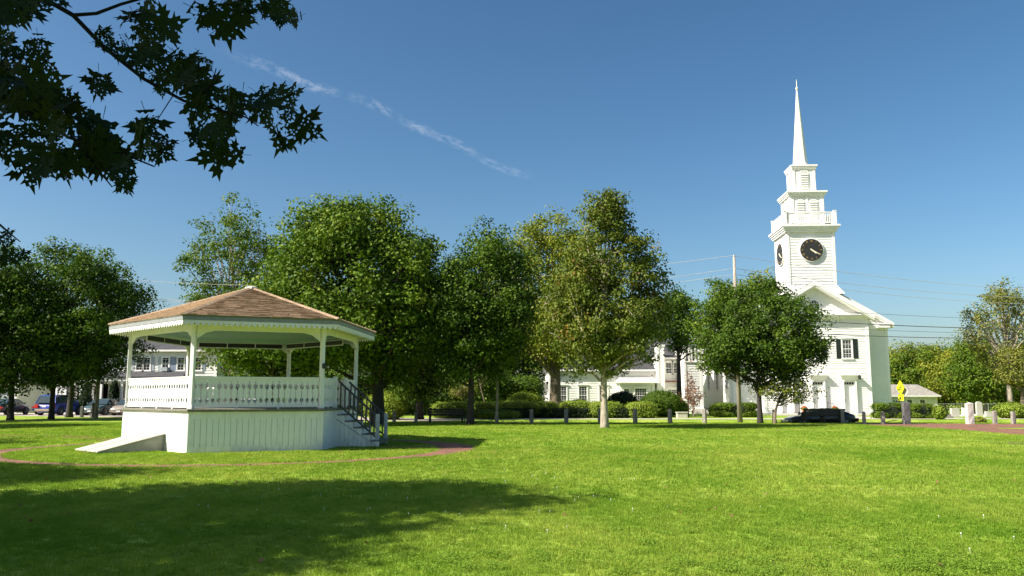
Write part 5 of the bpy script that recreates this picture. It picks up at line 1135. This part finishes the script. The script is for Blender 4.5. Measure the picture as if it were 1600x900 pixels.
# big trees standing left of the view, whose shade falls over the lawn
def shade_tree(x, y, H, r, cz, rz_, seed, lab, ncl=900, leafy=.24, **kw):
    ms = tree_meshes(seed, H, (kw.pop('ox', 0), 0, cz, r, r*.95, rz_), .4, ncl, 44, leafy, G['canopy'], M['bark'], sig=.5, lump=.2, **kw); return put_tree('maple_tree', lab, ms, x, y, group='big trees left of the view')
shade_tree(-13.2, 9.3, 12.6, 4.2, 8.5, 3.7, 41, 'large maple standing left of the bandstand lawn', 480, gap=.3)
shade_tree(-14.6, 4.0, 12, 3.2, 8.2, 3.4, 42, 'second large maple nearer the camera at the left', 440, gap=.25)
shade_tree(-23.0, 12.4, 13.5, 4.7, 8.8, 4.2, 43, 'third maple further out at the left', 520, gap=.3)
shade_tree(-31, 25, 13, 4.4, 8.4, 4.3, 44, 'maple beside the left brick path', 560, gap=.05)
shade_tree(-37.5, 42, 13, 4.6, 7.6, 4.8, 46, 'maple far left of the bandstand', 560, gap=.05)
shade_tree(-45, 50, 13, 4.6, 7.6, 4.8, 47, 'maple at the far corner of the green, left of the parked cars', 560, gap=.05)
# ------------------------------------------------------------------ the maple whose leaves hang in at the top left
mp_ = thing('maple_tree', 'near maple whose insect-eaten leaves hang in dark at the top left', 'tree', (-7.8, -.6, 0), 0)
ms = tree_meshes(45, 10, (1.7, -.1, 6.9, 3.2, 2.7, 2.4), .3, 480, 40, .2, G['canopy'], M['bark'], sig=.5, lump=.2)
link('trunk', ms[0], mp_); link('crown', ms[1], mp_)
half = [(0, 0), (.08, -.05), (.20, -.02), (.30, -.13), (.44, -.10), (.36, .03), (.38, .12), (.23, .17), (.38, .25), (.46, .19), (.56, .28), (.80, .36), (.57, .40), (.66, .56), (.46, .48), (.42, .62), (.17, .40), (.19, .58), (.36, .74), (.20, .71), (.18, .86), (.08, .84), (0, 1.20)]
def leafmesh(seed, holes=12):
    rn = random.Random(seed); cu = bpy.data.curves.new('leaf', 'CURVE'); cu.dimensions = '2D'; cu.fill_mode = 'BOTH'; cu.extrude = .0
    pts = [(x+rn.uniform(-.02, .02), y+rn.uniform(-.02, .02)) for x, y in half]; pts += [(-x+rn.uniform(-.02, .02), y+rn.uniform(-.02, .02)) for x, y in half[-2:0:-1]]
    def sp(ps):
        s = cu.splines.new('POLY'); s.points.add(len(ps)-1)
        for q, p in zip(s.points, ps): q.co = (p[0], p[1], 0, 1)
        s.use_cyclic_u = True
    sp(pts); done = []
    for _ in range(200):
        if len(done) >= holes: break
        y = rn.uniform(.06, .85); x = rn.uniform(-1, 1)*(.30 if y < .5 else .14*(1.1-y)/.6); r = rn.uniform(.02, .06)
        if all((x-a)**2+(y-b)**2 > (r+c+.018)**2 for a, b, c in done):
            done.append((x, y, r)); m = 7; ph0 = rn.uniform(0, 6); e = rn.uniform(.6, 1.4)
            sp([(x+r*rn.uniform(.7, 1.1)*math.cos(ph0+2*math.pi*k/m)*e, y+r*rn.uniform(.7, 1.1)*math.sin(ph0+2*math.pi*k/m)/e) for k in range(m)])
    tmp = bpy.data.objects.new('tmp', cu); COL.objects.link(tmp); me_ = bpy.data.meshes.new_from_object(tmp.evaluated_get(bpy.context.evaluated_depsgraph_get())); bpy.data.objects.remove(tmp)
    bm = bmesh.new(); bm.from_mesh(me_); bmesh.ops.triangulate(bm, faces=bm.faces)
    fold = rn.uniform(.02, .2); curl = rn.uniform(-.2, .25); tw = rn.uniform(-.3, .3)
    for v in bm.verts: v.co.z = fold*abs(v.co.x)+curl*v.co.y**2+tw*v.co.x*v.co.y
    # stalk
    ret = bmesh.ops.create_cone(bm, segments=4, radius1=.008, radius2=.011, depth=.4, cap_ends=False)
    for v in ret['verts']: a = v.co.copy(); v.co = Vector((a.x+.3*(a.z+.2)**2, -a.z-.2, a.y))
    bm.to_mesh(me_); bm.free(); me_.materials.clear(); me_.materials.append(M['nearleaf']); me_.name = 'leaf'; return me_
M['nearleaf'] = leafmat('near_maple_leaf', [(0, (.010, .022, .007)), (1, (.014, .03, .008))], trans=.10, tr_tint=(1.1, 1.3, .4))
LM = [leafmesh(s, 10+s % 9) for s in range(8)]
rn = random.Random(77)
def Q(px, py, Y): return P(px, py, Y)
OFF = Vector(mp_.location)
M['nearbranch'] = noisemat('dark_twig_bark', (.010, .009, .007), (.006, .006, .005), 30, 1, .3, spec=.1)
br = MB()
def branch(pts, r0, r1, Y0, Y1):
    q = []; n = len(pts)
    for i, (x, y) in enumerate(pts): q.append(Q(x, y, Y0+(Y1-Y0)*i/(n-1))-OFF+Vector((rn.uniform(-.004, .004), 0, rn.uniform(-.004, .004))))
    br.tube(q, [r0+(r1-r0)*i/(n-1) for i in range(n)], 5); return q
B1 = branch([(-420, -160), (-160, -70), (40, -20), (115, 25), (165, 75), (225, 125), (290, 160), (340, 172), (385, 185), (405, 196)], .010, .0016, 2.5, 2.15)
B2 = branch([(115, 25), (150, 20), (190, 5), (250, -10), (330, -20)], .006, .003, 2.35, 2.2)
B3 = branch([(-300, 60), (-80, 120), (30, 170), (110, 215), (190, 240), (240, 258)], .008, .002, 2.3, 2.1)
B4 = branch([(-100, 100), (0, 110), (60, 100), (80, 90)], .006, .002, 2.4, 2.3)
B5 = branch([(-160, 300), (-40, 345), (0, 352), (12, 362), (30, 376)], .006, .0015, 2.6, 2.5)
B6 = branch([(330, -90), (360, -30), (400, -5), (440, 30)], .005, .002, 2.6, 2.5)
B7 = branch([(272, 150), (255, 170), (243, 192)], .0016, .0012, 2.15, 2.12)
B8 = branch([(110, 215), (150, 265), (175, 290)], .004, .0015, 2.2, 2.1)
B9 = branch([(300, 162), (330, 130), (340, 105)], .003, .0015, 2.2, 2.15)
br.build('branch', M['nearbranch'], mp_)
#        px   py   rx  ry  n   size(m) 
blobs = [(40, 90, 38, 42, 13, .10), (15, 165, 50, 70, 20, .12), (70, 170, 50, 45, 17, .11), (110, 235, 60, 45, 19, .115), (65, 255, 40, 30, 8, .1), (165, 225, 40, 35, 13, .11), (160, 145, 15, 20, 4, .09), (185, 285, 18, 12, 4, .07),
         (35, 5, 65, 22, 14, .11), (235, 30, 45, 26, 12, .11), (215, 80, 35, 22, 9, .08), (250, 110, 36, 18, 8, .07), (270, 130, 40, 14, 8, .06), (310, 120, 36, 36, 15, .11), (340, 160, 40, 20, 11, .085), (370, 180, 20, 14, 4, .07), (235, 215, 22, 24, 5, .12), (255, 235, 16, 14, 3, .1), (340, 222, 34, 26, 9, .1), (325, 205, 24, 14, 5, .08),
         (430, 165, 34, 24, 9, .09), (455, 203, 32, 28, 9, .115), (345, 20, 36, 26, 8, .12), (400, 10, 50, 18, 12, .08), (440, 22, 24, 12, 5, .06), (170, 55, 12, 30, 5, .06), (110, 185, 40, 26, 10, .08), (195, 245, 20, 20, 6, .09), (10, 372, 22, 8, 4, .045), (18, 400, 22, 10, 6, .05), (-10, 60, 30, 60, 10, .12), (-60, 200, 50, 90, 16, .12)]
allb = B1+B3
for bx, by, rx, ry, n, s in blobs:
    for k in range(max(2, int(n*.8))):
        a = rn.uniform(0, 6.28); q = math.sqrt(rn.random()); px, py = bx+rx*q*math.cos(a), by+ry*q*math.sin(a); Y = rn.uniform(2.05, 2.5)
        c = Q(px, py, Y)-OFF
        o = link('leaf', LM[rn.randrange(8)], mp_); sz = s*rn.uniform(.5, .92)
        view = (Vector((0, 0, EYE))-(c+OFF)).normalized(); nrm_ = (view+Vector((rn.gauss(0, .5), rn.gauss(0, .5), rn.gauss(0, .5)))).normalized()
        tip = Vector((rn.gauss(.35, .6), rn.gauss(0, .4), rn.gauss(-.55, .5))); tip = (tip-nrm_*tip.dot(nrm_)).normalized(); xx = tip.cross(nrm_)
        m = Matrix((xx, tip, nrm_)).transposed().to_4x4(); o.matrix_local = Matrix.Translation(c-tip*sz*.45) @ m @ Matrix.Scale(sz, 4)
# ================================================================== GRASS
def groundvar(m):     # patches of lusher and drier turf across the green
    nt = m.node_tree; N, L = nt.nodes, nt.links; g = N.new('ShaderNodeNewGeometry'); rp = [n for n in N if n.type == 'VALTORGB'][0]; targets = [l.to_socket for l in rp.outputs[0].links]
    last = rp.outputs[0]
    for sc__, lo, hi, st in ((.22, (.72, .84, .62), (1.22, 1.1, 1.35), (1, .7, 1)), (1.1, (.78, .88, .7), (1.16, 1.07, 1.2), (1, .5, 1)), (5, (.85, .9, .85), (1.12, 1.08, 1.1), (1, 1, 1))):
        mp = N.new('ShaderNodeMapping'); mp.inputs['Scale'].default_value = st; L.new(g.outputs['Position'], mp.inputs[0])
        no = N.new('ShaderNodeTexNoise'); no.inputs['Scale'].default_value = sc__; no.inputs['Detail'].default_value = 5; L.new(mp.outputs[0], no.inputs['Vector']); r = ramp(N, [(.36, lo), (.64, hi)]); L.new(no.outputs['Fac'], r.inputs[0])
        mx = N.new('ShaderNodeMix'); mx.data_type = 'RGBA'; mx.blend_type = 'MULTIPLY'; mx.inputs['Factor'].default_value = 1; L.new(last, mx.inputs[6]); L.new(r.outputs[0], mx.inputs[7]); last = mx.outputs[2]
    for t in targets: L.new(last, t)
rng = np.random.default_rng(5)
def in_ring(x, y):
    d = np.hypot((x-RCX)/RRX, (y-RCY)/RRY); c = np.maximum(0, np.cos(np.arctan2(y-RCY, x-RCX)-.3))**4
    return (d > RI-.06*c+.004) & (d < RO+.035*c-.004)
def in_gaz(x, y):
    c, s = math.cos(-TH), math.sin(-TH); dx, dy = x-GC[0], y-GC[1]; lx, ly = dx*c-dy*s, dx*s+dy*c
    return (np.abs(lx)/(4.0) < 1) & (np.abs(ly) < 4.35) & (np.abs(lx)+np.abs(ly)*.46 < 4.1)
def walk(x, y):
    px = 800+F*x/(y*CP-EYE*SP); ya = np.interp(px, [w[0] for w in wk], [w[1] for w in wk]); yb = np.interp(px, [w[0] for w in wk], [w[2] for w in wk]); return (px > 1335) & (y > ya) & (y < yb)
def tuft(seed, n, h, w, spread):
    r = np.random.default_rng(seed); V = []; T = []
    b = np.c_[r.uniform(-spread, spread, (n, 2)), np.zeros(n)]; a = r.uniform(0, 6.28, n); ln = r.uniform(.5, 1.1, n)*h; lean = r.uniform(.1, .7, n)
    d = np.c_[np.cos(a), np.sin(a), np.zeros(n)]; sd_ = np.c_[-np.sin(a+r.normal(0, .8, n)), np.cos(a), np.zeros(n)]*w/2
    m = b+d*(ln*lean*.3)[:, None]+np.c_[np.zeros((n, 2)), ln*.6]; t = b+d*(ln*lean)[:, None]+np.c_[np.zeros((n, 2)), ln*(1-lean*.35)]
    q = np.stack([b-sd_, b+sd_, m+sd_*.85, m-sd_*.85], axis=1).reshape(-1, 3); q2 = np.stack([m-sd_*.85, m+sd_*.85, t+sd_*.12, t-sd_*.12], axis=1).reshape(-1, 3)
    tint = np.clip(r.normal(.5, .22, n), 0, 1); return quadmesh('grass_tuft', np.r_[q, q2], np.r_[tint, tint], G['grass'])
G['grass'] = leafmat('grass_blades', [(0, (.14, .225, .018)), (.5, (.225, .33, .036)), (.85, (.325, .41, .068)), (1, (.43, .41, .15))], trans=.35, rough=.6, tr_tint=(1.1, 1.2, .5))
groundvar(G['grass'])
def scatter(name, tm, xy, zr, label, hs, s0, s1):
    src = link('grass_tuft' if 'clover' not in name else 'clover_head', tm, None, (hs[0], hs[1], 0)); src['kind'] = 'stuff'
    me = bpy.data.meshes.new(name); me.vertices.add(len(xy)); me.vertices.foreach_set('co', np.c_[xy, zr].astype(np.float32).ravel()); me.update()
    o = link(name, me); o['kind'] = 'stuff'; o['label'] = label
    ng = bpy.data.node_groups.new(name, 'GeometryNodeTree'); ng.interface.new_socket('Geometry', in_out='INPUT', socket_type='NodeSocketGeometry'); ng.interface.new_socket('Geometry', in_out='OUTPUT', socket_type='NodeSocketGeometry')
    gi, go = ng.nodes.new('NodeGroupInput'), ng.nodes.new('NodeGroupOutput'); ip = ng.nodes.new('GeometryNodeInstanceOnPoints'); oi = ng.nodes.new('GeometryNodeObjectInfo'); oi.inputs['Object'].default_value = src; oi.transform_space = 'ORIGINAL'
    oi.inputs['As Instance'].default_value = True
    rv = ng.nodes.new('FunctionNodeRandomValue'); rv.data_type = 'FLOAT_VECTOR'; rv.inputs[0].default_value = (-.1, -.1, 0); rv.inputs[1].default_value = (.1, .1, 6.28)
    rs = ng.nodes.new('FunctionNodeRandomValue'); rs.data_type = 'FLOAT'; rs.inputs[2].default_value = s0; rs.inputs[3].default_value = s1
    Lk = ng.links; Lk.new(gi.outputs[0], ip.inputs['Points']); Lk.new(oi.outputs['Geometry'], ip.inputs['Instance']); Lk.new(rv.outputs[0], ip.inputs['Rotation']); Lk.new(rs.outputs[1], ip.inputs['Scale']); Lk.new(ip.outputs[0], go.inputs[0])
    md = o.modifiers.new('scatter', 'NODES'); md.node_group = ng; return o
def wedge(n, y0, y1, k=.70):
    y = np.sqrt(rng.uniform(y0*y0, y1*y1, n)); x = rng.uniform(-1, 1, n)*(k*y+.5); ok = ~(in_ring(x, y) | in_gaz(x, y) | walk(x, y)); return np.c_[x[ok], y[ok]]
w1 = wedge(34000, 5.5, 13.5); scatter('grass', tuft(1, 24, .043, .004, .05), w1, np.zeros(len(w1)), 'short mown grass nearest the viewer', (.5, 7.9), .6, 1.3)
w2 = wedge(48000, 13.5, 27); scatter('grass', tuft(2, 18, .05, .007, .075), w2, np.zeros(len(w2)), 'short mown grass in the middle of the green', (1.5, 15), .6, 1.3)
w3 = wedge(52000, 27, 52.3); scatter('grass', tuft(3, 16, .055, .013, .12), w3, np.zeros(len(w3)), 'short mown grass on the far part of the green', (3, 30), .6, 1.3)
cv = MB(); cv.lathe([(.0015, 0), (.0015, .045), (.006, .048), (.008, .053), (.006, .06), (.002, .062)], 6)
nn = 70; cxs = rng.normal(0, 1, (nn, 2)); sp_ = [(-2.6, 12.5, 1.6, 1.3), (.6, 12.6, 1.2, .8), (1.6, 16.5, 2.5, 1.6), (4.5, 10.5, 3, 1.8), (-1.8, 15.5, 1.5, 1.0)]
cl = np.array([(sp_[i % 5][0]+cxs[i][0]*sp_[i % 5][2], sp_[i % 5][1]+cxs[i][1]*sp_[i % 5][3]) for i in range(nn)])
scatter('clover_flowers', cv.mesh('clover_head', M['clover']), cl, np.zeros(nn), 'scattered white clover flowers in the lawn', (-2, 12), .5, 1.1)
# clover leaf patches, bottom right
rr = np.random.default_rng(8); n = 60; a = rr.uniform(0, 6.28, n); b = np.c_[rr.uniform(-.08, .08, (n, 2)), rr.uniform(.02, .06, n)]
G['clover'] = leafmat('clover_leaves', [(0, (.11, .20, .018)), (1, (.20, .31, .035))], trans=.25)
Nn = nrm(rr.normal(size=(n, 3))*.35+np.array([0, 0, 1])); tmc = quadmesh('clover_leaves', leaf_quads(rr, b, Nn, rr.uniform(.012, .02, n), 1.0), rr.uniform(0, 1, n), G['clover'])
pts = []
for cx_, cy_, sx_, sy_, k in [(2.2, 8.0, .7, .3, 110), (4.2, 8.1, .6, .3, 150), (-.3, 8.4, .6, .4, 110), (3.6, 9.2, 1.0, .4, 80), (3.2, 11, 1.4, .6, 90), (-2.5, 9.5, 1, .5, 60)]:
    pts.append(np.c_[rr.normal(cx_, sx_, k), rr.normal(cy_, sy_, k)])
pts = np.vstack(pts); scatter('clover_patch', tmc, pts, np.zeros(len(pts)), 'darker clover leaves spreading through the near lawn', (2.4, 7.9), .7, 1.2)
fl = np.random.default_rng(9); n = 260; px_ = fl.uniform(-9, 14, n); py_ = fl.uniform(8, 40, n)
b = np.c_[px_, py_, np.full(n, .05)]; o = link('fallen_leaves', quadmesh('fallen_leaves', leaf_quads(fl, b, nrm(fl.normal(size=(n, 3))*.4+np.array([0, 0, 1])), fl.uniform(.04, .08, n), .8), fl.uniform(.3, 1, n), G['brown'])); o['kind'] = 'stuff'; o['label'] = 'few brown fallen leaves scattered on the lawn'
# ================================================================== CONTRAIL
def trailmat():
    m, nt, N, L, B = newmat('thin_vapour'); N.remove(B)
    tc = N.new('ShaderNodeTexCoord'); mp = N.new('ShaderNodeMapping'); mp.inputs['Scale'].default_value = (38, 2.8, 1); L.new(tc.outputs['UV'], mp.inputs[0])
    no = N.new('ShaderNodeTexNoise'); no.inputs['Scale'].default_value = 1.0; no.inputs['Detail'].default_value = 5; no.inputs['Roughness'].default_value = .55; L.new(mp.outputs[0], no.inputs['Vector'])
    n2 = N.new('ShaderNodeTexNoise'); n2.inputs['Scale'].default_value = 5.5; n2.inputs['Detail'].default_value = 2; mp2 = N.new('ShaderNodeMapping'); mp2.inputs['Scale'].default_value = (1, 0.02, 1); L.new(tc.outputs['UV'], mp2.inputs[0]); L.new(mp2.outputs[0], n2.inputs['Vector'])
    sx = N.new('ShaderNodeSeparateXYZ'); L.new(tc.outputs['UV'], sx.inputs[0])
    def math_(op, a, b=None):
        n = N.new('ShaderNodeMath'); n.operation = op
        for i, v in enumerate((a, b)):
            if v is None: continue
            if isinstance(v, (int, float)): n.inputs[i].default_value = v
            else: L.new(v, n.inputs[i])
        return n.outputs[0]
    e = math_('SUBTRACT', 1, math_('ABSOLUTE', math_('MULTIPLY_ADD', sx.outputs[1], 2) if False else math_('SUBTRACT', math_('MULTIPLY', sx.outputs[1], 2), 1)))
    e2 = math_('MULTIPLY', math_('SUBTRACT', 1, sx.outputs[0]), sx.outputs[0]); e2 = math_('MINIMUM', math_('MULTIPLY', e2, 14), 1)
    mr = N.new('ShaderNodeMapRange'); mr.inputs[1].default_value = .40; mr.inputs[2].default_value = .64; L.new(no.outputs['Fac'], mr.inputs[0])
    mr2 = N.new('ShaderNodeMapRange'); mr2.inputs[1].default_value = .36; mr2.inputs[2].default_value = .58; L.new(n2.outputs['Fac'], mr2.inputs[0])
    al = math_('MULTIPLY', math_('MULTIPLY', math_('MULTIPLY', mr.outputs[0], mr2.outputs[0]), math_('MINIMUM', math_('MULTIPLY', e, 1.6), 1)), math_('MULTIPLY', e2, .075))
    tr = N.new('ShaderNodeBsdfTransparent'); df = N.new('ShaderNodeBsdfTranslucent'); df.inputs[0].default_value = (.95, .95, .95, 1); ms = N.new('ShaderNodeMixShader')
    d2 = N.new('ShaderNodeBsdfDiffuse'); d2.inputs[0].default_value = (.95, .95, .95, 1); ad = N.new('ShaderNodeMixShader'); ad.inputs[0].default_value = .85; L.new(df.outputs[0], ad.inputs[1]); L.new(d2.outputs[0], ad.inputs[2])
    L.new(al, ms.inputs[0]); L.new(tr.outputs[0], ms.inputs[1]); L.new(ad.outputs[0], ms.inputs[2]); L.new(ms.outputs[0], N['Material Output'].inputs[0]); return m
tv = []; tf = []; n = 60; uv = []; rn = random.Random(3)
for k in range(n+1):
    t = k/n; px = 325+(840-325)*t; py = 62+(278-62)*t+5*math.sin(t*9)+3*math.sin(t*23); wv = 11-4*t
    for j in range(5):
        s = j/4*2-1; p = P(px+s*wv*.4, py-s*wv, 10500-5000*t+s*wv*5); tv.append(tuple(p)); uv.append((t, j/4))
for k in range(n):
    for j in range(4): tf.append((k*5+j, k*5+j+1, (k+1)*5+j+1, (k+1)*5+j))
me = bpy.data.meshes.new('contrail'); me.from_pydata(tv, [], tf); ul = me.uv_layers.new(name='UVMap')
for l in me.loops: ul.data[l.index].uv = uv[l.vertex_index]
me.materials.append(trailmat()); o = link('contrail', me); tag(o, kind='stuff', label='broken white vapour trail high in the blue sky'); o.visible_shadow = True
for p in me.polygons: p.use_smooth = True
